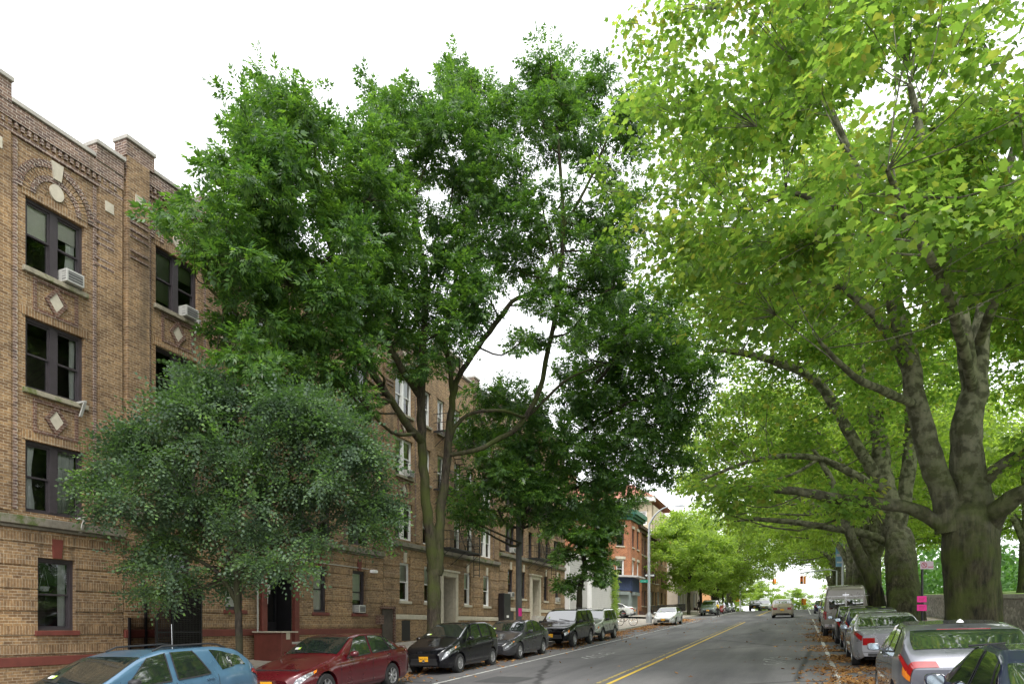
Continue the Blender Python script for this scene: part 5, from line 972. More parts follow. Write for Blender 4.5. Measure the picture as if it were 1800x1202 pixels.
# ------------------------------------------------------------------ cars
def sm(ctrl, xs, w=.10):
    a = np.array(ctrl, float); fine = np.arange(-.5, xs.max() + .5, .01); y = np.interp(fine, a[:, 0], a[:, 1]); k = max(1, int(w / .01)); ker = np.hanning(k * 2 + 1); ker /= ker.sum(); y2 = np.convolve(np.pad(y, k, mode='edge'), ker, 'valid'); return np.interp(xs, fine, y2)
class Body:
    def __init__(s, sp):
        s.sp = sp; s.L, s.W = sp['L'], sp['W']; s.hub = sp['hubs']; s.R = sp['R']; s.Ra = s.R + .055
        d = list(np.arange(0, s.L + .001, .045)); 
        for h in s.hub: d += [h + s.Ra * math.sin(a) for a in np.linspace(-math.pi / 2, math.pi / 2, 17)] + [h - s.Ra - .004, h + s.Ra + .004]
        d += [0, .012, .03, s.L, s.L - .012, s.L - .03]; s.ds = np.array(sorted(set(round(float(x), 4) for x in d if 0 <= x <= s.L)))
        fd = np.arange(0, s.L + .005, .01); s.fd = fd; s.top = sm(sp['top'], fd, sp.get('ts', .12)); s.belt = sm(sp['belt'], fd, .15); s.plan = sm(sp['plan'], fd, .10) * s.W / 2; s.low = sm(sp.get('low', [(0, .26), (.12, .2), (.4, .19), (s.L - .4, .2), (s.L - .1, .26), (s.L, .34)]), fd, .1)
    def ev(s, arr, d): return float(np.interp(d, s.fd, arr))
    def ring(s, d):
        t, b, w, l = s.ev(s.top, d), s.ev(s.belt, d), s.ev(s.plan, d), s.ev(s.low, d); b = min(b, t - .02); h = t - b; tm = s.sp.get('tumble', .42); g = min(1, max(0, h / .42)); g = g * g * (3 - 2 * g)
        ws = w * .955; wr = ws - tm * h * .97; mx_ = lambda a, c: a * (1 - g) + c * g; mid = l + (b - l) * .5
        return [(w * .90, l), (w * .975, l + .10), (w * 1.0, mid), (w * .992, b - .11), (ws, b), (mx_(w * .93, ws - tm * h * .5), b + h * mx_(.4, .52)), (mx_(w * .85, wr), b + h * mx_(.72, .93)), (mx_(w * .45, wr * .72), b + h * mx_(.93, .985)), (0, t)]
    def S(s, d, q, off=0):
        r = s.ring(d); q = min(max(q, 0), 8); i = min(int(q), 7); f = q - i; p = [r[max(i - 1, 0)], r[i], r[i + 1], r[min(i + 2, 8)] if i < 7 else (-r[7][0], r[7][1])]
        def cr(k): a, b, c, e = p[0][k], p[1][k], p[2][k], p[3][k]; return .5 * (2 * b + (c - a) * f + (2 * a - 5 * b + 4 * c - e) * f * f + (3 * b - a - 3 * c + e) * f ** 3)
        x, z = cr(0), cr(1)
        for h in s.hub:
            if abs(d - h) < s.Ra and q < 4: z = max(z, s.R + math.sqrt(max(0, s.Ra ** 2 - (d - h) ** 2)))
        P0 = Vector((x, s.L / 2 - d, z))
        if off:
            e = .02; A = s.S(min(s.L, d + e), q) - s.S(max(0, d - e), q); B = s.S(d, min(8, q + .05)) - s.S(d, max(0, q - .05)); n = B.cross(A)
            if n.length > 1e-9: n.normalize(); n = n if (n.x * 1 + n.z * .6 + (n.y * (1 if d < s.L / 2 else -1)) * .8) > 0 else -n; P0 = P0 + n * off
        return P0
    def mesh(s):
        mb = MB(); qs = [i * .3333 for i in range(25)]; k = len(qs); rows = []
        for d in s.ds:
            r = [s.S(d, q) for q in qs]; rows.append(r + [Vector((-p.x, p.y, p.z)) for p in r[-2::-1]])
        n = len(rows[0]); vs = [p for r in rows for p in r]
        fs = [(i * n + j, i * n + j + 1, (i + 1) * n + j + 1, (i + 1) * n + j) for i in range(len(rows) - 1) for j in range(n - 1)]
        for e, fl in ((0, 1), (len(rows) - 1, 0)):
            for j in range(k - 1): fs.append((e * n + j, e * n + j + 1, e * n + n - 2 - j, e * n + n - 1 - j))
        mb.add(vs, fs); return mb
    def patch(s, mb, fn, nu, nv, off, both=True, mi=0):
        for sg in ((1, -1) if both else (1,)):
            vs = []
            for j in range(nv + 1):
                for i in range(nu + 1):
                    d, q = fn(i / nu, j / nv); p = s.S(d, q, off); vs.append((p.x * sg, p.y, p.z))
            mb.add(vs, [(j * (nu + 1) + i, j * (nu + 1) + i + 1, (j + 1) * (nu + 1) + i + 1, (j + 1) * (nu + 1) + i) for j in range(nv) for i in range(nu)], mi)
    def quadp(s, mb, c, off=.008, nu=8, nv=5, both=True, mi=0):
        """bilinear patch from four (d,q) corners: bottom-front, bottom-rear, top-rear, top-front"""
        (a, b, c_, e) = c; s.patch(mb, lambda u, v: tuple((a[k] * (1 - u) + b[k] * u) * (1 - v) + (e[k] * (1 - u) + c_[k] * u) * v for k in (0, 1)), nu, nv, off, both, mi)
    def wind(s, mb, d0, d1, q0=6.15, off=.006, in0=0, mi=0):
        nu, nv = 12, 8; vs = []
        for j in range(nv + 1):
            for i in range(-nu, nu + 1):
                d = d0 + (d1 - d0) * j / nv; f = abs(i) / nu; q = 8 - (8 - q0 - in0 * (1 - j / nv)) * f; p = s.S(d, q, off); vs.append((p.x * (1 if i >= 0 else -1), p.y, p.z))
        m = 2 * nu + 1; mb.add(vs, [(j * m + i, j * m + i + 1, (j + 1) * m + i + 1, (j + 1) * m + i) for j in range(nv) for i in range(2 * nu)], mi)
SPEC = {
 'sedan': dict(L=4.75, W=1.79, R=.325, hubs=(.93, 3.66), top=[(0, .56), (.06, .66), (.25, .76), (1.25, .97), (1.42, 1.02), (2.18, 1.40), (2.55, 1.455), (3.2, 1.44), (3.55, 1.36), (4.15, 1.08), (4.6, 1.06), (4.72, .98), (4.75, .88)], belt=[(0, .5), (.3, .66), (1.3, .88), (3.2, .95), (4.2, .99), (4.6, .95), (4.75, .84)],
               plan=[(0, .60), (.05, .70), (.2, .86), (.5, .955), (1., 1), (3.9, 1), (4.4, .955), (4.65, .86), (4.75, .74)], ws=(1.50, 2.20), bl=(3.58, 4.1), side=[((1.72, 2.72), (2.28, 2.75)), ((2.80, 3.62), (2.83, 3.42)), ((3.68, 3.95), (3.46, 3.6))], doors=(1.45, 2.76, 3.72)),
 'wagon': dict(L=5.0, W=1.85, R=.33, hubs=(1.0, 3.76), top=[(0, .52), (.06, .62), (.25, .74), (1.2, .94), (1.4, .99), (2.3, 1.38), (2.8, 1.47), (3.9, 1.46), (4.4, 1.38), (4.75, 1.12), (4.95, .95), (5.0, .82)], belt=[(0, .46), (.3, .62), (1.3, .86), (3.3, .93), (4.3, 1.02), (4.8, .96), (5.0, .8)],
               plan=[(0, .55), (.06, .66), (.25, .85), (.6, .96), (1.1, 1), (4., 1), (4.6, .95), (4.9, .82), (5.0, .68)], ws=(1.48, 2.32), bl=(4.42, 4.72), side=[((1.78, 2.75), (2.42, 2.78)), ((2.88, 3.6), (2.90, 3.35))], quarter=True, doors=(1.5, 2.83, 3.75), rails=True),
 'hatch': dict(L=4.1, W=1.69, R=.30, hubs=(.82, 3.32), top=[(0, .60), (.05, .72), (.2, .82), (.8, 1.0), (1.0, 1.06), (2.0, 1.47), (2.4, 1.52), (3.2, 1.50), (3.65, 1.42), (3.95, 1.12), (4.06, .98), (4.1, .8)], belt=[(0, .54), (.3, .74), (1.1, .90), (3.2, 1.02), (3.9, 1.02), (4.1, .78)],
               plan=[(0, .62), (.05, .72), (.2, .88), (.5, .965), (.9, 1), (3.4, 1), (3.85, .94), (4.02, .86), (4.1, .76)], ws=(1.08, 2.0), bl=(3.68, 3.94), side=[((1.25, 1.6), (1.65, 1.70)), ((1.66, 2.45), (1.98, 2.47)), ((2.54, 3.2), (2.57, 3.15))], doors=(1.2, 2.5, 3.3), tumble=.36),
 'suv': dict(L=4.75, W=1.85, R=.375, hubs=(.9, 3.6), top=[(0, .72), (.04, .88), (.2, .98), (1.15, 1.14), (1.3, 1.2), (1.95, 1.68), (2.3, 1.75), (4.1, 1.74), (4.4, 1.68), (4.6, 1.3), (4.72, 1.1), (4.75, .9)], belt=[(0, .68), (.3, .86), (1.2, 1.06), (4.3, 1.13), (4.6, 1.1), (4.75, .85)], low=[(0, .42), (.12, .34), (.4, .32), (4.3, .34), (4.6, .4), (4.75, .46)],
               plan=[(0, .72), (.05, .80), (.2, .92), (.5, .98), (.9, 1), (4.1, 1), (4.5, .96), (4.7, .9), (4.75, .84)], ws=(1.34, 1.98), bl=(4.42, 4.6), side=[((1.5, 2.5), (2.02, 2.52)), ((2.6, 3.35), (2.62, 3.35)), ((3.45, 4.2), (3.47, 4.1))], doors=(1.35, 2.56, 3.42), rails=True, tumble=.30),
 'crossover': dict(L=4.3, W=1.78, R=.335, hubs=(.85, 3.46), top=[(0, .66), (.05, .8), (.2, .9), (.95, 1.06), (1.1, 1.12), (1.95, 1.53), (2.35, 1.60), (3.3, 1.57), (3.75, 1.50), (4.14, 1.20), (4.27, 1.08), (4.3, .9)], belt=[(0, .6), (.3, .8), (1.1, .97), (3.3, 1.12), (4.0, 1.16), (4.3, .92)],
               plan=[(0, .64), (.05, .74), (.2, .88), (.5, .965), (.9, 1), (3.5, 1), (4.0, .97), (4.22, .90), (4.3, .82)], ws=(1.18, 1.98), bl=(3.72, 4.08), side=[((1.35, 2.45), (2.02, 2.47)), ((2.55, 3.35), (2.57, 3.1))], doors=(1.2, 2.5, 3.3), tumble=.40, rails=False),
 'van': dict(L=5.4, W=2.0, R=.37, hubs=(.85, 4.35), top=[(0, .85), (.04, 1.02), (.15, 1.1), (.75, 1.25), (.9, 1.3), (1.5, 1.95), (1.75, 2.15), (2.1, 2.40), (2.6, 2.46), (5.1, 2.44), (5.34, 2.36), (5.4, 2.2)], belt=[(0, .8), (.3, 1.0), (1.0, 1.25), (5.3, 1.28), (5.4, 1.2)], low=[(0, .42), (.2, .36), (5.1, .38), (5.4, .42)],
             plan=[(0, .8), (.05, .86), (.2, .95), (.5, 1), (5.1, 1), (5.32, .985), (5.4, .93)], ws=(.95, 1.5), bl=None, side=[((1.2, 2.1), (1.62, 2.1)), ((2.3, 3.5), (2.3, 3.5)), ((3.6, 4.9), (3.6, 4.9))], swin=(.05, .58), doors=(1.1, 2.2, 3.55), tumble=.16, ts=.08),
}
MESHC = {}
def wheel_mesh(R, style):
    key = ('w', R, style)
    if key in MESHC: return MESHC[key]
    t = MB(); w = .105; t.lathe([(R * .62, -w), (R * .93, -w), (R * .985, -w * .82), (R, -w * .5), (R, w * .5), (R * .985, w * .82), (R * .93, w), (R * .62, w)], 40, axis='x')
    r = MB(); r.lathe([(R * .63, w * .9), (R * .66, w * .98), (R * .60, w * .95), (R * .56, w * .45), (R * .56, -w)], 36, axis='x')
    n = {'multi': 10, 'five': 5, 'seven': 7}[style]
    for i in range(n):
        g = 2 * math.pi * i / n; c, s_ = math.cos(g), math.sin(g); hw0, hw1 = R * (.07 if n > 6 else .11), R * (.075 if n > 6 else .13)
        def pt(rr, tt, x): return (x, c * rr - s_ * tt, s_ * rr + c * tt)
        r.hexa([pt(R * .1, -hw0, w * .5), pt(R * .1, hw0, w * .5), pt(R * .6, hw1, w * .55), pt(R * .6, -hw1, w * .55), pt(R * .1, -hw0, w * .80), pt(R * .1, hw0, w * .80), pt(R * .6, hw1, w * .90), pt(R * .6, -hw1, w * .90)])
    r.lathe([(.001, w * .92), (R * .13, w * .9), (R * .15, w * .75), (R * .15, w * .4)], 16, axis='x')
    b = MB(); b.lathe([(.001, w * .2), (R * .56, w * .2)], 24, axis='x')
    MESHC[key] = (t, r, b); return MESHC[key]
NCAR = [0]
def car(name, label, cat, kind, x, yf, dirn, paint, group=None, tilt=True, style='multi', plate=None, detail=2, scale=(1, 1, 1), rz=None, lamp='std', dark_low=False, rim='rim', zoff=0, tint=None):
    """yf: place of the front bumper; dirn +1 drives away from the camera"""
    sp = SPEC[kind]; B = Body(sp); Lh = sp['L'] / 2 * scale[1]; yc = yf - dirn * Lh if rz is None else yf; z = gz(x, yc) + zoff
    root = empty(name, (x, yc, z), label, cat, group, static=False)
    a = math.atan(.0393 if yc < 104 else .01)
    root.rotation_euler = (a * dirn, -.022 * dirn, 0 if dirn > 0 else math.pi) if rz is None else (0, 0, rz)
    root.scale = scale
    bo = B.mesh().build('body', paint, root, smooth=True)
    L_, W_, R = sp['L'], sp['W'], sp['R']; F0, Rr = L_ / 2, -L_ / 2
    # glass
    g = MB()
    f0, f1 = sp.get('swin', (.09, .93))
    if detail > 0:
        for (b0, b1), (t0, t1) in sp['side']:
            def fn(u, v, b0=b0, b1=b1, t0=t0, t1=t1): return (b0 + (b1 - b0) * u) * (1 - v) + (t0 + (t1 - t0) * u) * v, 4 + (f0 + (f1 - f0) * v) * 2
            B.patch(g, fn, 10, 4, .007)
        if sp.get('quarter'):
            def fq(u, v): return 3.72 + .78 * u - .0 * v + (.16 * (1 - v) if u < .5 else -.10 * v * u), 4.2 + 1.6 * (v * (1 - .35 * u) + .0) + .25 * u * (1 - v) - .0
            B.patch(g, fq, 10, 4, .007)
        g.build_each('side_window', 'car_glass', root, smooth=True, recalc=False)
        tr = MB()
        for (b0, b1), (t0, t1) in sp['side']:
            for e, w_ in ((0, .012), (1, .012)):
                bb, tt = (b0, t0) if e == 0 else (b1, t1)
                B.patch(tr, lambda u, v, bb=bb, tt=tt: (bb * (1 - v) + tt * v + (u - .5) * .028, 4 + (f0 + (f1 - f0) * v) * 2), 1, 5, .010)
            B.patch(tr, lambda u, v, b0=b0, b1=b1: (b0 + (b1 - b0) * u, 4 + f0 * 2 - .10 + v * .10), 8, 1, .011)
        tr.build_each('window_trim', 'trim_black', root, recalc=False)
    g = MB(); B.wind(g, *sp['ws']); g.build('windscreen', 'car_glass', root, smooth=True, recalc=False)
    g = MB()
    if sp['bl']: B.wind(g, *sp['bl'], q0=6.25, off=.008)
    else:
        for s in (-1, 1): g.box(min(s * .05, s * .72), max(s * .05, s * .72), Rr - .012, Rr - .003, 1.32, 1.78)
    g.build('rear_window', 'car_glass', root, smooth=True, recalc=False)
    # underside and wells
    u = MB(); u.box(-W_ / 2 + .30, W_ / 2 - .30, Rr + .3, F0 - .3, .22 if R < .36 else .34, .78); u.box(-W_ / 2 + .12, W_ / 2 - .12, Rr + L_ - sp['hubs'][1] + .45, F0 - sp['hubs'][0] - .45, .24 if R < .36 else .36, .6)
    u.build('underbody', 'underbody', root)
    for wi, (h, s) in enumerate(((sp['hubs'][0], 1), (sp['hubs'][0], -1), (sp['hubs'][1], 1), (sp['hubs'][1], -1))):
        t, r, b = wheel_mesh(R, style); key = ('o', R, style, rim)
        if key not in MESHC:
            a_ = t.build('wheel', 'tyre', None, smooth=True); b_ = r.build('rim', rim, a_, smooth=True); c_ = b.build('brake_disc', 'underbody', a_); MESHC[key] = (a_.data, b_.data, c_.data)
            for ob in (b_, c_, a_): bpy.data.objects.remove(ob)
        md = MESHC[key]; wo = bpy.data.objects.new('wheel', md[0]); C.objects.link(wo); wo.parent = root; wo.location = (s * (W_ / 2 - .125), F0 - h, R); wo.rotation_euler = (0 if s > 0 else 0, 0, 0 if s > 0 else math.pi)
        for nm, k_ in (('rim', 1), ('brake_disc', 2)): ro = bpy.data.objects.new(nm, md[k_]); C.objects.link(ro); ro.parent = wo
    # lamps
    hl = {'std': [(.03, 3.15), (.52, 3.75), (.50, 4.4), (.12, 4.05)], 'big': [(.03, 2.9), (.62, 3.7), (.66, 4.35), (.14, 4.25)], 'box': [(.015, 3.0), (.30, 3.1), (.30, 4.0), (.03, 4.0)], 'slim': [(.03, 3.35), (.50, 3.85), (.50, 4.25), (.1, 3.95)]}[lamp if lamp in ('std', 'big', 'box', 'slim') else 'std']
    for s in (1, -1):
        m_ = MB(); B.quadp(m_, hl, both=False, off=.012); m2 = MB(); m2.v = [(v[0] * s, v[1], v[2]) for v in m_.v]; m2.f = m_.f; m2.m = m_.m; h_ = m2.build('headlight', 'headlamp', root, smooth=True, recalc=False)
        if detail > 1: m_ = MB(); B.quadp(m_, [(hl[1][0] - .10, hl[1][1] - .1), (hl[1][0] - .01, hl[1][1] + .02), (hl[2][0] - .01, hl[2][1] - .03), (hl[2][0] - .12, hl[2][1] - .04)], both=False, off=.017, nu=3, nv=3); m2 = MB(); m2.v = [(v[0] * s, v[1], v[2]) for v in m_.v]; m2.f = m_.f; m2.m = m_.m; m2.build('indicator', 'amber', h_, recalc=False)
        tl = sp.get('tail', [(L_ - .40, 3.3), (L_ - .004, 2.9), (L_ - .004, 4.1), (L_ - .33, 4.05)])
        if kind == 'crossover': tl = [(L_ - .42, 3.55), (L_ - .004, 3.15), (L_ - .004, 4.25), (L_ - .33, 4.15)]
        if kind == 'van': tl = [(L_ - .12, 2.3), (L_ - .004, 2.3), (L_ - .004, 4.0), (L_ - .12, 4.0)]
        m_ = MB(); B.quadp(m_, tl, both=False, off=.012); m2 = MB(); m2.v = [(v[0] * s, v[1], v[2]) for v in m_.v]; m2.f = m_.f; m2.m = m_.m
        p_ = B.ring(L_)[3]; zt, xt = p_[1], p_[0]
        if kind == 'crossover' and detail > 1: pass
        elif kind != 'van': m2.box(min(s * xt * .55, s * xt * .98), max(s * xt * .55, s * xt * .98), Rr - .014, Rr - .002, zt - .12, zt + .07)
        else: m2.box(min(s * .84, s * .93), max(s * .84, s * .93), Rr - .02, Rr - .002, .85, 1.22)
        m2.build('tail_light', 'tail_red', root, smooth=False, recalc=False)
    # front face
    r0 = B.ring(0); wz = r0[3][1]; m_ = MB(); gw = r0[3][0]
    for i in range(4): m_.box(-gw * .8, gw * .8, F0 + .002, F0 + .014, wz - .09 + i * .033, wz - .09 + i * .033 + .02)
    m_.box(-gw * .8, gw * .8, F0, F0 + .006, wz - .1, wz + .05); m_.box(-gw * .85, gw * .85, F0, F0 + .012, r0[0][1] + .04, r0[0][1] + .13); m_.build('grille', 'trim_black', root)
    m_ = MB(); m_.lathe([(.001, .02), (.045, .02), (.055, .0)], 14, axis='z', at=(0, 0, 0)); m_.v = [(x_, F0 + .012 + z_, wz - .03 + y_) for x_, y_, z_ in m_.v]; m_.build('emblem', 'chrome', root)
    m_ = MB(); pz = r0[0][1] + .16 if kind != 'suv' else r0[0][1] + .12; m_.box(-.155, .155, F0 + .012, F0 + .022, pz - .01, pz + .145); fp = m_.build('number_plate', 'plate_yellow', root)
    if plate:
        vs, fs = text_mb(plate, .085); m_ = MB(); m_.add([(-v.x, F0 + .024, pz + .065 + v.y) for v in vs], fs); m_.build('plate_text', 'plate_ink', fp, recalc=False)
    rl = B.ring(L_); m_ = MB(); pz = (rl[2][1] + rl[3][1]) / 2 - .03; m_.box(-.155, .155, Rr - .022, Rr - .004, pz - .07, pz + .08); m_.build('number_plate', 'plate_yellow', root)
    m_ = MB(); m_.box(-W_ * .36, W_ * .36, Rr - .006, Rr - .001, rl[0][1] + .10, rl[0][1] + .112); m_.box(-W_ * .3, W_ * .3, Rr - .008, Rr - .001, rl[0][1] + .01, rl[0][1] + .08); m_.build('rear_bumper_trim', 'trim_black', root)
    if detail > 0:
        # seams, handles, mirrors
        m_ = MB()
        for d in sp['doors']: B.patch(m_, lambda u, v, d=d: (d + (u - .5) * .012, .9 + 3.05 * v), 1, 10, .003)
        B.patch(m_, lambda u, v: (sp['doors'][0] + (sp['doors'][2] - sp['doors'][0]) * u, .85 + .05 * v), 14, 1, .003)
        m_.build_each('door_seam', 'trim_black', root, recalc=False)
        for s in (1, -1):
            for d in (sp['doors'][1] - .22, sp['doors'][2] - .2):
                p = B.S(d, 3.45, .012); m_ = MB(); m_.box(p.x * s - .012, p.x * s + .014, p.y - .085, p.y + .085, p.z - .016, p.z + .016); m_.build('door_handle', paint, root, bevel=.008)
            d = sp['side'][0][0][0] + .14; p = B.S(d, 4.25); m_ = MB(); cx, cy, cz = s * (p.x + .13), p.y, p.z + .07
            vs = []; nn = 12
            for (yy, sc_) in ((-.055, .80), (-.045, .96), (.0, 1.0), (.05, .82), (.08, .45)):
                for j in range(nn): a_ = 2 * math.pi * j / nn; ca_, sa_ = math.cos(a_), math.sin(a_); vs.append((cx + .105 * sc_ * math.copysign(abs(ca_) ** .6, ca_), cy + yy, cz + .07 * sc_ * math.copysign(abs(sa_) ** .6, sa_)))
            m_.add(vs, [(i * nn + j, i * nn + (j + 1) % nn, (i + 1) * nn + (j + 1) % nn, (i + 1) * nn + j) for i in range(4) for j in range(nn)] + [tuple(range(nn)), tuple(4 * nn + j for j in range(nn))])
            m_.box(min(s * (p.x - .02), cx), max(s * (p.x - .02), cx), cy - .02, cy + .02, cz - .06, cz - .02); mo = m_.build('wing_mirror', 'trim_black' if kind in ('wagon', 'suv', 'van') else paint, root, smooth=True)
            m_ = MB(); vs = [(cx + .085 * math.copysign(abs(math.cos(2 * math.pi * j / nn)) ** .6, math.cos(2 * math.pi * j / nn)), cy - .0562, cz + .055 * math.copysign(abs(math.sin(2 * math.pi * j / nn)) ** .6, math.sin(2 * math.pi * j / nn))) for j in range(nn)]; m_.add(vs, [tuple(range(nn))]); m_.build('mirror_glass', 'mirror_glass', mo, recalc=False)
        if detail > 1:
            m_ = MB(); m_.box(-.1, .02, F0 - sp['ws'][0] - .1, F0 - sp['ws'][0] - .09, 0, 0); m_ = MB()
            for x0 in (-.55, .05): a1, a2 = B.S(sp['ws'][0] - .02, 8 - abs(x0) * 1.6, .02), B.S(sp['ws'][0] + .10, 7.6 if x0 < 0 else 7.2, .02); m_.tube([(x0, a1.y, a1.z), (x0 + .55, a2.y, a2.z)], .008, 4)
            m_.build('wiper', 'trim_black', root)
            p = B.S(sp['ws'][0] + .17, 6.75, .012); m_ = MB(); q2 = B.S(sp['ws'][0] + .25, 6.75, .012)
            for k_, (x0, x1) in enumerate(((0, .09), (.095, .15))): m_.quad((p.x - x1, p.y, p.z), (p.x - x0, p.y, p.z), (q2.x - x0, q2.y, q2.z), (q2.x - x1, q2.y, q2.z), k_)
            m_.build('permit_sticker', ['paper', 'sticker'], root, recalc=False)
        if sp.get('rails'):
            m_ = MB()
            for s in (1, -1):
                ds = np.linspace(sp['ws'][1] + .35, L_ - (.75 if kind == 'wagon' else .55), 9); pts = []
                for i, d in enumerate(ds): p = B.S(d, 6.75); pts.append((p.x * s, p.y, p.z + (.012 if i in (0, 8) else .055)))
                m_.tube(pts, .016, 6)
            m_.build('roof_rail', 'trim_black', root, smooth=True)
    if dark_low:
        m_ = MB(); B.patch(m_, lambda u, v: (.02 + (L_ - .04) * u, .25 + 1.15 * v), 90, 3, .009); m_.build_each('side_cladding', 'trim_black', root, smooth=True, recalc=False)
    return root, B
gl_, gr_ = 'cars parked along the left kerb', 'cars parked along the right kerb'
XL = -10.62
r, B = car('parked_car', 'light blue station wagon with dented rear wing parked nearest on the left', 'car', 'wagon', XL, 6.15, -1, 'paint_blue', gl_, style='seven', plate='DYL-4471')
m_ = MB(); p = B.S(4.35, 4.05, .01); m_.tube([p, p + Vector((.0, -.02, .85))], .006, 5); m_.v = [(-v[0], v[1], v[2]) for v in m_.v]; m_.v = [(-v[0], v[1], v[2]) for v in m_.v]; m_.build('aerial', 'chrome', r)
m_ = MB(); B.patch(m_, lambda u, v: (.7 + 3.9 * u, 2.45 + .09 * v), 40, 1, .008); m_.build_each('side_moulding', 'paint_blue', r, recalc=False)
r, B = car('parked_car', 'dark red sedan with silver spoked wheels and yellow number plate parked on the left', 'car', 'sedan', XL - .02, 12.15, -1, 'paint_red', gl_, style='seven', plate='GEF-1256', lamp='big')
m_ = MB(); B.patch(m_, lambda u, v: (1.5 + 2.2 * u, 2.15 + .08 * v), 30, 1, .010); m_.build_each('side_moulding', 'paint_red', r, recalc=False)
car('parked_car', 'shiny black hatchback with yellow number plate parked behind the red sedan', 'car', 'hatch', XL, 18.95, -1, 'paint_black', gl_, plate='GAP-5014', lamp='big')
car('parked_car', 'dark grey sedan parked between the black hatchback and the black off-roader', 'car', 'sedan', XL, 23.85, -1, 'paint_grey', gl_, scale=(.98, .95, .99), lamp='slim')
car('parked_car', 'black off-roader with silver wheels and big grille parked on the left', 'car', 'suv', XL, 30.55, -1, 'paint_black', gl_, style='five', lamp='box')
car('parked_car', 'pale greenish white small off-roader with dark lower sides parked on the left', 'car', 'suv', XL, 35.75, -1, 'paint_pale', gl_, scale=(.96, .96, .95), dark_low=True, lamp='box')
car('parked_car', 'white sedan parked alone past the street lamp at the corner', 'car', 'sedan', -10.4, 57.6, -1, 'paint_white', gl_, lamp='slim', scale=(1.03, 1.02, 1), detail=2)
car('parked_car', 'white car parked on the side street in front of the grey shutters', 'car', 'sedan', -18.6, 73.6, 1, 'paint_white', None, rz=math.pi / 2, detail=1)
car('parked_car', 'dark grey green off-roader with pale bonnet parked behind the person in yellow', 'car', 'suv', XL, 88.5, -1, 'paint_green', gl_, scale=(1.05, 1.06, 1.08), detail=1, lamp='box')
car('parked_car', 'bright red hatchback parked behind the grey green off-roader', 'car', 'hatch', XL, 98.5, -1, 'paint_maroon', gl_, detail=1)
car('parked_car', 'dark silver sedan parked behind the red hatchback near the crest', 'car', 'sedan', XL, 105, -1, 'paint_steel', gl_, detail=1)
car('parked_car', 'pale silver sedan parked last before the crest on the left', 'car', 'sedan', XL, 112, -1, 'paint_silver', gl_, detail=1)
XR = 2.15
car('parked_car', 'dark navy sedan nearest on the right with its roof cut by the picture edge', 'car', 'sedan', XR + .2, 11.0, 1, 'paint_navy', gr_)
r, B = car('parked_car', 'steel grey crossover with long red tail lights parked nearest the mossy plane tree', 'car', 'crossover', XR, 15.6, 1, 'paint_steel', gr_, scale=(1, 1, .955))
m_ = MB(); B.patch(m_, lambda u, v: (4.292 - .075 * v * (1 - .35 * u), 4.25 + 2.6 * u), 14, 3, .010); m_.build_each('tail_light_bar', 'tail_red', r, smooth=True, recalc=False)
m_ = MB(); B.patch(m_, lambda u, v: (4.296 - .16 * u, 2.7 + .75 * v), 4, 4, .011); m_.build_each('reversing_lamp', 'amber', r, recalc=False)
m_ = MB(); m_.box(-.33, .33, -1.575, -1.53, 1.485, 1.515); m_.build('brake_light', 'tail_red', r); m_ = MB(); w1, w2 = B.S(4.05, 8, .018), B.S(4.0, 7.0, .018); m_.tube([(0, w1.y, w1.z), (w2.x, w2.y, w2.z)], .010, 6); m_.build('rear_wiper', 'trim_black', r); m_ = MB(); m_.lathe([(.001, .05), (.03, .03), (.05, 0)], 12, at=(0, -1.35, 1.60)); m_.build('roof_aerial', 'white_plain', r)
car('parked_car', 'silver sedan with red tail lights parked ahead of the steel grey crossover', 'car', 'sedan', XR, 25.6, 1, 'paint_silver', gr_, scale=(1, .95, 1))
car('parked_car', 'dark navy estate car parked ahead of the silver sedan', 'car', 'crossover', XR + .05, 30.6, 1, 'paint_navy', gr_, scale=(1, 1, .96), detail=1)
car('parked_car', 'small black car squeezed in behind the tall beige van', 'car', 'hatch', XR - .1, 35.3, 1, 'paint_black', gr_, detail=1)
r, B = car('parked_van', 'tall beige high roofed van with two rear windows parked on the right', 'van', 'van', XR - .25, 42.0, 1, 'paint_champagne', gr_, style='five')
m_ = MB(); m_.box(-.93, .93, -2.78, -2.70, .48, .62); m_.box(-.008, .008, -2.706, -2.701, .7, 2.1, ); m_.box(-.14, .14, -2.71, -2.70, 1.95, 2.0); m_.box(-.95, .95, -2.708, -2.702, 1.90, 1.915); m_.build('rear_bumper', 'chrome', r, bevel=.01)
car('parked_car', 'white car just ahead of the tall beige van', 'car', 'crossover', XR - .1, 47.6, 1, 'paint_white', gr_, detail=1)
car('parked_car', 'white off-roader second ahead of the tall beige van', 'car', 'suv', XR - .1, 53.8, 1, 'paint_white', gr_, detail=1)
car('parked_car', 'black car parked near the crest on the right', 'car', 'suv', XR - .1, 60.5, 1, 'paint_black', gr_, detail=1)
car('parked_car', 'dark blue sedan farthest in the right hand row', 'car', 'sedan', XR - .1, 89, 1, 'paint_navy', gr_, detail=1)
r, B = car('moving_car', 'beige minivan driving away in the right lane with red tail lights', 'minivan', 'crossover', -1.75, 75.5, 1, 'paint_tan', None, scale=(1.1, 1.1, 1.1), detail=1)
m_ = MB(); m_.box(-.36, .36, -1.575, -1.52, 1.485, 1.52); m_.build('brake_light', 'tail_red', r)
car('moving_car', 'dark oncoming off-roader coming over the crest', 'car', 'suv', -7.2, 121, -1, 'paint_black', None, detail=1); car('moving_car', 'white van oncoming behind the dark off-roader at the crest', 'van', 'van', -6.2, 130, -1, 'paint_white', None, detail=0, scale=(1, 1, .9))
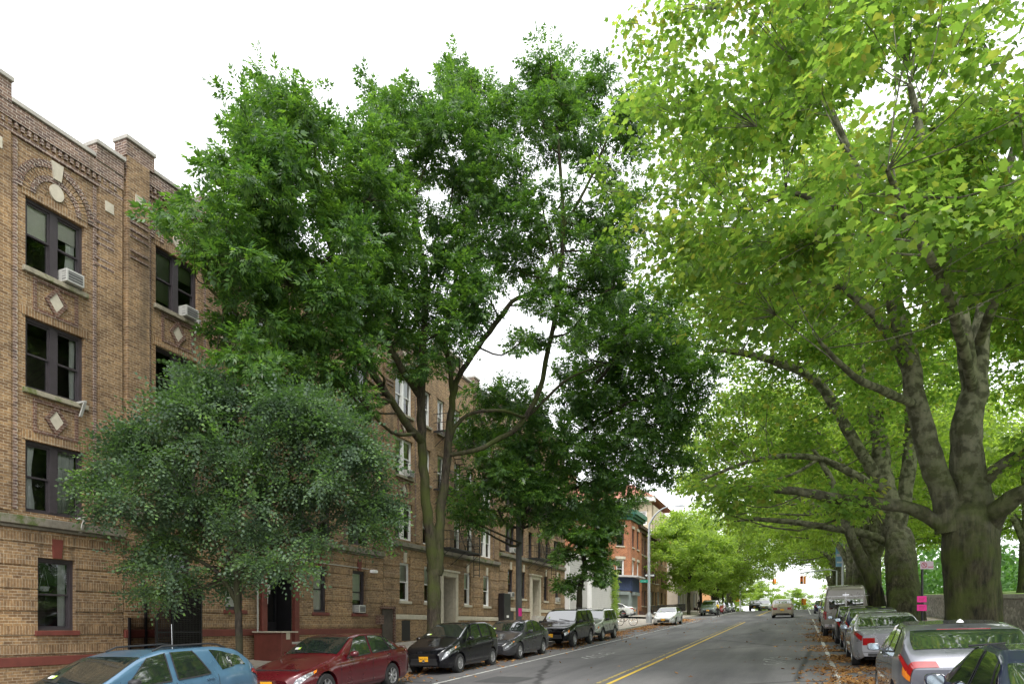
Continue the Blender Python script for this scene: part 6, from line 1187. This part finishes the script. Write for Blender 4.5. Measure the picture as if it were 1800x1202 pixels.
# ------------------------------------------------------------------ street furniture
def lamp_post(x, y, label, h=9.0, arm=2.6, dirx=1):
    z = gz(x, y); r = empty('street_lamp', (x, y, z), label, 'street lamp'); m_ = MB(); m_.lathe([(.26, 0), (.26, .5), (.2, .75), (.14, .9)], 12, at=(x, y, z)); m_.build('base', 'galvanised', r, smooth=True)
    m_ = MB(); pts = [(x, y, z + .8), (x, y, z + h - 2.0), (x + dirx * .15, y, z + h - 1.0), (x + dirx * .7, y, z + h - .25), (x + dirx * arm * .6, y, z + h + .15), (x + dirx * arm, y, z + h + .25)]; P_, R_ = smooth_path(pts, [.13, .1, .09, .07, .05, .04], 5); m_.tube([Vector(p) for p in P_], R_, 12); m_.build('pole', 'galvanised', r, smooth=True)
    m_ = MB(); hx = x + dirx * arm; m_.hexa([(hx - .1, y - .08, z + h + .15), (hx + .75 * dirx, y - .17, z + h + .18), (hx + .75 * dirx, y + .17, z + h + .18), (hx - .1, y + .08, z + h + .15), (hx - .1, y - .05, z + h + .3), (hx + .6 * dirx, y - .12, z + h + .38), (hx + .6 * dirx, y + .12, z + h + .38), (hx - .1, y + .05, z + h + .3)]); m_.build('lamp_head', 'galvanised', r, bevel=.02); return r
LX = PX(1141, 1090, -12.15); lamp_post(-12.15, LX.y, 'tall silver street lamp with curved arm at the side street corner', 9.6, 2.3)
def sign_face(mb, c, wd, ht, th=.02, yaw=0, mi=0):
    ca, sa = math.cos(yaw), math.sin(yaw)
    def q(a, z, o): return (c[0] + a * ca - o * sa, c[1] + a * sa + o * ca, c[2] + z)
    mb.hexa([q(-wd / 2, -ht / 2, -th / 2), q(wd / 2, -ht / 2, -th / 2), q(wd / 2, -ht / 2, th / 2), q(-wd / 2, -ht / 2, th / 2), q(-wd / 2, ht / 2, -th / 2), q(wd / 2, ht / 2, -th / 2), q(wd / 2, ht / 2, th / 2), q(-wd / 2, ht / 2, th / 2)], mi); return q
zc = lambda v: P(1141, v, DX(1141, -12.15)).z
ow = empty('one_way_sign', (-12.15, LX.y + .16, zc(1010)), 'black one way sign with white arrow on the silver street lamp', 'sign'); m_ = MB(); yaw = TH
q = sign_face(m_, (-12.15, LX.y + .16, zc(1010.5)), .93, .30, yaw=yaw); ob = m_.build('plate', 'sign_black', ow); m_ = MB()
m_.add([q(-.40, 0, -.013), q(-.24, .11, -.013), q(-.24, .065, -.013), q(.40, .065, -.013), q(.40, -.065, -.013), q(-.24, -.065, -.013), q(-.24, -.11, -.013)], [(0, 1, 2, 3, 4, 5, 6)]); ar = m_.build('arrow', 'white_plain', ow, recalc=False)
vs, fs = text_mb('ONE WAY', .115); m_ = MB(); m_.add([q(v.x + .1, v.y, -.016) for v in vs], fs); m_.build('lettering', 'sign_black', ar, recalc=False)
gs = empty('street_name_sign', (-12.6, LX.y - .2, zc(1020)), 'green street name sign on the silver street lamp', 'sign'); m_ = MB(); q = sign_face(m_, (-12.15 - .40, LX.y - .22, zc(1021)), .66, .23, yaw=yaw); m_.build('plate', 'sign_green', gs)
vs, fs = text_mb('5 7 AV', .13); m_ = MB(); m_.add([q(v.x, v.y, -.014) for v in vs], fs); m_.build('lettering', 'white_plain', gs, recalc=False)
# grey utility pole with pink poster
UX = PX(912, 1060, -12.3); zU = swl(-12.3, UX.y); up_ = empty('utility_pole', (-12.3, UX.y, zU), 'dark grey utility pole rising into the ash leaves by the dark grey sedan', 'pole'); m_ = MB(); m_.tube([(-12.3, UX.y, zU - .1), (-12.3, UX.y, zU + 4), (-12.32, UX.y, zU + 9.5)], [.15, .14, .11], 14); m_.tube([(-12.3, UX.y - .135, zU + 1.95), (-12.3, UX.y - .135, zU + 2.6)], .05, 8, 0); m_.build('shaft', 'pole_grey', up_, smooth=True)
pk = empty('poster', (-12.15, UX.y - .17, zU + 1.6), 'pink poster taped to the dark grey utility pole', 'poster'); m_ = MB(); 
for i in range(5):
    a0, a1 = -2.2 + i * .25, -1.95 + i * .25; m_.quad(*[(-12.3 + .158 * math.cos(a) , UX.y + .158 * math.sin(a), zU + h) for a, h in ((a0 + .9, 1.35), (a1 + .9, 1.35), (a1 + .9, 1.72), (a0 + .9, 1.72))])
m_.build('sheet', 'pink_paper', pk, recalc=False)
# right-hand sign post with posters
SPp = PX(1621, 1060, 3.85); zS = swr(3.85, SPp.y); Ds = DX(1621, 3.85); sp_ = empty('sign_post', (3.85, SPp.y, zS), 'black sign post between the two nearest plane trees', 'post'); m_ = MB(); m_.tube([(3.85, SPp.y, zS - .1), (3.85, SPp.y, P(1621, 986, Ds).z)], .04, 10); m_.build('shaft', 'black_paint', sp_, smooth=True)
pn_ = empty('parking_sign', (3.85, SPp.y - .05, P(0, 993, Ds).z), 'white and red no parking sign with arrow at the top of the black post', 'sign'); m_ = MB(); c0 = P(1628.5, 993, Ds); q = sign_face(m_, (c0.x, c0.y - .06, c0.z), .46, .27, .012, yaw=TH); m_.build('plate', 'sign_white', pn_); m_ = MB()
for i in range(20):
    g0, g1 = i / 20 * 6.2832, (i + 1) / 20 * 6.2832; m_.quad(q(-.09 + .10 * math.cos(g0), .0 + .10 * math.sin(g0), -.010), q(-.09 + .10 * math.cos(g1), .10 * math.sin(g1), -.010), q(-.09 + .078 * math.cos(g1), .078 * math.sin(g1), -.010), q(-.09 + .078 * math.cos(g0), .078 * math.sin(g0), -.010))
m_.quad(q(-.16, .06, -.0105), q(-.145, .075, -.0105), q(-.02, -.06, -.0105), q(-.035, -.075, -.0105)); vs, fs = text_mb('P', .15); m_.add([q(v.x - .09, v.y, -.010) for v in vs], fs); m_.quad(q(.04, -.05, -.01), q(.19, -.05, -.01), q(.19, -.075, -.01), q(.04, -.075, -.01)); m_.add([q(.19, -.035, -.01), q(.22, -.0625, -.01), q(.19, -.09, -.01)], [(0, 1, 2)]); m_.build('lettering', 'sign_red', pn_, recalc=False)
for v0, lb in ((1052.5, 'pink poster, upper of two taped to the black sign post'), (1067.5, 'pink poster, lower of two taped to the black sign post')):
    c0 = P(1620, v0, Ds); pe = empty('poster', (c0.x, c0.y - .05, c0.z), lb, 'poster', 'pink posters on the black post'); m_ = MB(); q = sign_face(m_, (c0.x, c0.y - .05, c0.z), .33, .215, .006, yaw=TH + random.uniform(-.08, .08)); m_.build('sheet', 'pink_paper', pe); m_ = MB()
    for i in range(3): m_.quad(q(-.1, .05 - i * .045, -.004), q(.1 - i * .02, .05 - i * .045, -.004), q(.1 - i * .02, .035 - i * .045, -.004), q(-.1, .035 - i * .045, -.004))
    m_.build('print', 'sign_red', pe, recalc=False)
# grey lamp pole and blue banner
bx_ = PX(1481, 990, 4.1); Dq = DX(1481, 4.1); zb_ = swr(4.1, bx_.y); lp = empty('lamp_pole', (4.1, bx_.y, zb_), 'pale lamp pole carrying the blue banner between the far plane trees', 'street lamp'); m_ = MB(); m_.tube([(4.1, bx_.y, zb_), (4.1, bx_.y, zb_ + 9)], [.12, .08], 10); m_.build('pole', 'galvanised', lp, smooth=True); m_ = MB(); m_.tube([(4.1, bx_.y, zb_ + 9), (3.0, bx_.y, zb_ + 9.6), (1.8, bx_.y, zb_ + 9.7)], .05, 8); m_.box(1.1, 1.9, bx_.y - .15, bx_.y + .15, zb_ + 9.6, zb_ + 9.75); m_.build('arm', 'galvanised', lp)
bn = empty('banner', (3.5, bx_.y, P(0, 972, Dq).z), 'pale blue and turquoise street banner hanging on the lamp pole', 'banner'); m_ = MB(); c0 = P(1475.5, 973, Dq); wB, hB = 13 * Dq / FPX, 45 * Dq / FPX; q = sign_face(m_, (c0.x, c0.y, c0.z), wB, hB, .02, yaw=TH); m_.build('cloth', 'banner_blue', bn); m_ = MB(); m_.quad(q(-wB * .2, hB * .02, -.014), q(wB * .45, hB * .02, -.014), q(wB * .45, hB * .42, -.014), q(-wB * .2, hB * .36, -.014)); m_.build('stripe', 'banner_teal', bn, recalc=False); m_ = MB(); m_.quad(q(-wB * .4, -hB * .10, -.014), q(wB * .4, -hB * .10, -.014), q(wB * .4, -hB * .0, -.014), q(-wB * .4, -hB * .0, -.014)); m_.quad(q(-wB * .35, -hB * .36, -.014), q(wB * .35, -hB * .36, -.014), q(wB * .35, -hB * .30, -.014), q(-wB * .35, -hB * .30, -.014)); m_.build_each('lettering', 'white_plain', bn, recalc=False); m_ = MB(); m_.tube([q(-wB / 2, hB / 2, 0), q(wB, hB / 2, 0)], .02, 6); m_.tube([q(-wB / 2, -hB / 2, 0), q(wB, -hB / 2, 0)], .02, 6); m_.build('bracket', 'galvanised', bn)
# traffic signals
def signal(c, label, lit=False):
    r = empty('traffic_signal', c, label, 'traffic light', 'yellow traffic signals at the crest'); x, y, z = c; m_ = MB(); m_.box(x - .19, x + .19, y - .15, y + .15, z - .52, z + .52); m_.box(x + .22, x + .52, y - .05, y + .33, z - .5, z + .5); b_ = m_.build('housing', 'signal_yellow', r, bevel=.03)
    for i, mm in enumerate(('tail_red', 'amber', 'sign_green')): m_ = MB(); m_.lathe([(.001, 0), (.12, 0)], 14, at=(0, 0, 0)); m_.v = [(x + a, y - .155, z + .33 - i * .33 + b2) for a, b2, c2 in m_.v]; m_.build('lens', mm, b_, recalc=False)
    for i in range(3): m_ = MB(); m_.tube([(x, y - .15, z + .36 - i * .33), (x, y - .34, z + .34 - i * .33)], .15, 10, cap=False); m_.build('visor', 'signal_yellow', b_, recalc=False)
D7 = DX(1301, -12.2); mp_ = PX(1301, 1050, -12.2); zz = swl(-12.2, mp_.y); ms_ = empty('signal_mast', (-12.2, mp_.y, zz), 'pale mast with long arm holding the traffic signals at the crest', 'signal mast'); m_ = MB(); za = P(0, 1037, D7).z; m_.tube([(-12.2, mp_.y, zz), (-12.2, mp_.y, P(0, 1021, D7).z)], .13, 10); m_.tube([(-12.2, mp_.y, za), (-10.5, mp_.y, za + 1.2), (-8, mp_.y, za + 1.9), (-5.5, mp_.y, za + 2.2)], .07, 8); m_.build('pole', 'galvanised', ms_, smooth=True)
signal((-5.6, mp_.y - .05, za + 1.75), 'yellow traffic signal hanging from the long mast arm over the road')
c0 = P(1295, 1052, D7 - 2); signal((c0.x, c0.y, c0.z), 'orange pedestrian signal on the left mast near the crest')
c0 = P(1409, 1019, 92); signal((c0.x, c0.y, c0.z), 'large orange signal hanging under the plane branches over the right lane'); m2 = empty('signal_mast', (4.0, c0.y, swr(4, c0.y)), 'pale mast on the right kerb holding the hanging orange signal', 'signal mast'); m_ = MB(); m_.tube([(4.0, c0.y + .2, swr(4, c0.y)), (4.0, c0.y + .2, c0.z + 1.1), (3.0, c0.y + .2, c0.z + 1.3), (c0.x - .2, c0.y + .2, c0.z + .9)], .08, 8); m_.tube([(c0.x, c0.y + .2, c0.z + .9), (c0.x, c0.y + .1, c0.z + .5)], .03, 6); m_.build('pole', 'galvanised', m2, smooth=True)
c0 = P(1411, 1057, 118); signal((c0.x, c0.y, c0.z), 'small low yellow signal beyond the minivan near the right kerb'); m_ = MB(); fp_ = empty('signal_mast', (c0.x + .3, c0.y, gz(c0.x, c0.y)), 'thin far mast holding the low yellow signal', 'signal mast'); m_.tube([(c0.x + 2.8, c0.y + .2, gz(3, c0.y)), (c0.x + 2.8, c0.y + .2, c0.z + .6), (c0.x, c0.y + .2, c0.z + .7)], .06, 6); m_.build('pole', 'galvanised', fp_)
# bicycle
def bicycle(x, y, yaw, label):
    z = swl(x, y); r = empty('bicycle', (x, y, z), label, 'bicycle', static=False); r.rotation_euler = (.06, 0, yaw)
    for cx in (-.52, .52):
        m_ = MB(); n = 30; m_.tube([(cx + .33 * math.cos(a * 2 * math.pi / n), 0, .34 + .33 * math.sin(a * 2 * math.pi / n)) for a in range(n + 1)], .017, 6, cap=False); w_ = m_.build('wheel', 'tyre', r, smooth=True); m_ = MB(); [m_.tube([(cx, 0, .34), (cx + .32 * math.cos(a * .5236), 0, .34 + .32 * math.sin(a * .5236))], .0025, 3) for a in range(12)]; m_.build('spokes', 'chrome', w_)
    m_ = MB()
    for a, b_ in (((-.52, 0, .34), (-.12, 0, .30)), ((-.52, 0, .34), (-.2, 0, .80)), ((-.12, 0, .30), (-.22, 0, .92)), ((-.12, 0, .30), (.36, 0, .78)), ((-.2, 0, .80), (.36, 0, .82)), ((.52, 0, .34), (.34, 0, .98))): m_.tube([a, b_], .016, 6)
    m_.build('frame', 'sign_black', r); m_ = MB(); m_.tube([(.34, -.27, 1.0), (.36, 0, .99), (.34, .27, 1.0)], .013, 6); m_.build('handlebar', 'chrome', r); m_ = MB(); m_.hexa([(-.36, -.09, .92), (-.06, -.03, .92), (-.06, .03, .92), (-.36, .09, .92), (-.36, -.08, .99), (-.06, -.025, .97), (-.06, .025, .97), (-.36, .08, .99)]); m_.build('saddle', 'tail_red', r, bevel=.02)
    m_ = MB(); m_.lathe([(.09, -.01), (.09, .01)], 14, at=(0, 0, 0)); m_.v = [(-.12 + a, c2, .30 + b2) for a, b2, c2 in m_.v]; m_.tube([(-.12, -.08, .30), (-.12, -.08, .14)], .01, 4); m_.tube([(-.12, .08, .30), (-.12, .08, .46)], .01, 4); m_.build('crank', 'chrome', r)
c0 = PX(1101, 1090, -12.6); bicycle(-12.6, c0.y, math.radians(20), 'parked bicycle with red saddle on the pavement beside the pale off-roader')
# person builder
def skin_obj(name, js, es, mat, parent, sub=2):
    me = bpy.data.meshes.new(name); me.from_pydata([j[:3] for j in js], es, []); o = bpy.data.objects.new(name, me); C.objects.link(o); o.parent = parent; o.modifiers.new('skin', 'SKIN'); me.skin_vertices.new() if not me.skin_vertices else None
    for i, j in enumerate(js): me.skin_vertices[0].data[i].radius = (j[3], j[4] if len(j) > 4 else j[3]); me.skin_vertices[0].data[i].use_root = (i == 0)
    sb_ = o.modifiers.new('sub', 'SUBSURF'); sb_.levels = sb_.render_levels = sub; me.materials.append(M[mat]); return o
def person(x, y, yaw, label, shirt, h=1.72):
    r = empty('person', (x, y, gz(x, y)), label, 'person', static=False); r.rotation_euler = (0, 0, yaw); k = h / 1.75; r.scale = (k, k, k)
    J = [(0, 0, .95, .13, .10), (0, .01, 1.15, .12, .09), (0, .02, 1.36, .15, .09), (0, .02, 1.47, .06), (0, .04, 1.56, .055), (0, .05, 1.63, .08, .095), (0, .05, 1.72, .065, .08),
         (.17, .02, 1.40, .05), (.23, .05, 1.15, .042), (.20, .22, 1.0, .033), (.19, .28, .97, .03), (-.17, .02, 1.40, .05), (-.23, -.04, 1.14, .042), (-.24, .06, .92, .033), (-.24, .1, .86, .03),
         (.09, 0, .88, .085), (.10, .16, .50, .058), (.10, .10, .10, .04), (.10, .22, .04, .035), (-.09, 0, .88, .085), (-.10, -.02, .50, .058), (-.10, -.26, .14, .04), (-.10, -.18, .04, .035)]
    E = [(0, 1), (1, 2), (2, 3), (3, 4), (4, 5), (5, 6), (2, 7), (7, 8), (8, 9), (9, 10), (2, 11), (11, 12), (12, 13), (13, 14), (0, 15), (15, 16), (16, 17), (17, 18), (0, 19), (19, 20), (20, 21), (21, 22)]
    for s, hx, hy, hz in ((1, .19, .28, .97), (-1, -.24, .1, .86)):
        for i in range(5):
            b0 = len(J); a_ = (i - 1.5) * .016 if i < 4 else s * -.03; J += [(hx + a_, hy + .045, hz - .03, .009), (hx + a_ * 1.2, hy + .075 - (.02 if i == 4 else 0), hz - .055, .008)]; E += [(10 if s > 0 else 14, b0), (b0, b0 + 1)]
    skin_obj('body', J, E, 'skin_dark', r)
    skin_obj('shirt', [(0, 0, .93, .15, .115), (0, .01, 1.15, .14, .11), (0, .02, 1.36, .165, .11), (0, .02, 1.44, .08), (.18, .02, 1.39, .066), (.225, .045, 1.2, .056), (-.18, .02, 1.39, .066), (-.225, -.03, 1.2, .056)], [(0, 1), (1, 2), (2, 3), (2, 4), (4, 5), (2, 6), (6, 7)], shirt, r)
    skin_obj('trousers', [(0, 0, .94, .15, .115), (.09, 0, .86, .1), (.10, .15, .52, .075), (.10, .11, .18, .055), (-.09, 0, .86, .1), (-.10, -.02, .52, .075), (-.10, -.22, .22, .055)], [(0, 1), (1, 2), (2, 3), (0, 4), (4, 5), (5, 6)], 'cloth_black', r)
    skin_obj('hair', [(0, .03, 1.70, .085, .095), (0, .03, 1.755, .06, .07)], [(0, 1)], 'cloth_black', r)
c0 = P(1262, 1080, 78.5); person(c0.x, c0.y, math.radians(70), 'person in yellow shirt and black trousers walking in the road beside the parked off-roader', 'shirt_yellow', 1.68)
c0 = P(1228.5, 1070, 88); person(-13.6, PX(1228.5, 1070, -13.6).y, math.radians(150), 'person dressed all in black walking on the far left pavement', 'cloth_black', 1.78)
# bins, fence, low walls on the far pavement
for (u, x, mm, lb) in ((1192, -13.2, 'black_paint', 'dark rubbish bin on the pavement behind the white sedan'),):
    c0 = PX(u, 1080, x); z = swl(x, c0.y); r = empty('litter_bin', (x, c0.y, z), lb, 'bin'); m_ = MB(); m_.lathe([(.001, 0), (.3, 0), (.36, 1.0), (.34, 1.02), (.3, .95)], 18, at=(x, c0.y, z)); m_.build('drum', mm, r, smooth=True); m_ = MB(); [m_.tube([(x + .37 * math.cos(a), c0.y + .37 * math.sin(a), z + .1), (x + .38 * math.cos(a), c0.y + .38 * math.sin(a), z + .98)], .012, 4) for a in [i * .4 for i in range(16)]]; m_.build('cage', 'iron', r)
fn_ = empty('railing', (-16.4, 98, gy(98)), 'dark iron railing in front of the row houses', 'fence'); m_ = MB()
for i in range(150):
    y = 84 + i * .17; z = swl(-16.4, y); m_.box(-16.41, -16.39, y - .01, y + .01, z, z + 1.1)
for i in range(26): y = 84 + i; z = swl(-16.4, y); m_.hexa([(-16.42, y, z + 1.0), (-16.38, y, z + 1.0), (-16.38, y + 1, z + 1.04), (-16.42, y + 1, z + 1.04), (-16.42, y, z + 1.04), (-16.38, y, z + 1.04), (-16.38, y + 1, z + 1.08), (-16.42, y + 1, z + 1.08)])
m_.build('bars', 'iron', fn_)
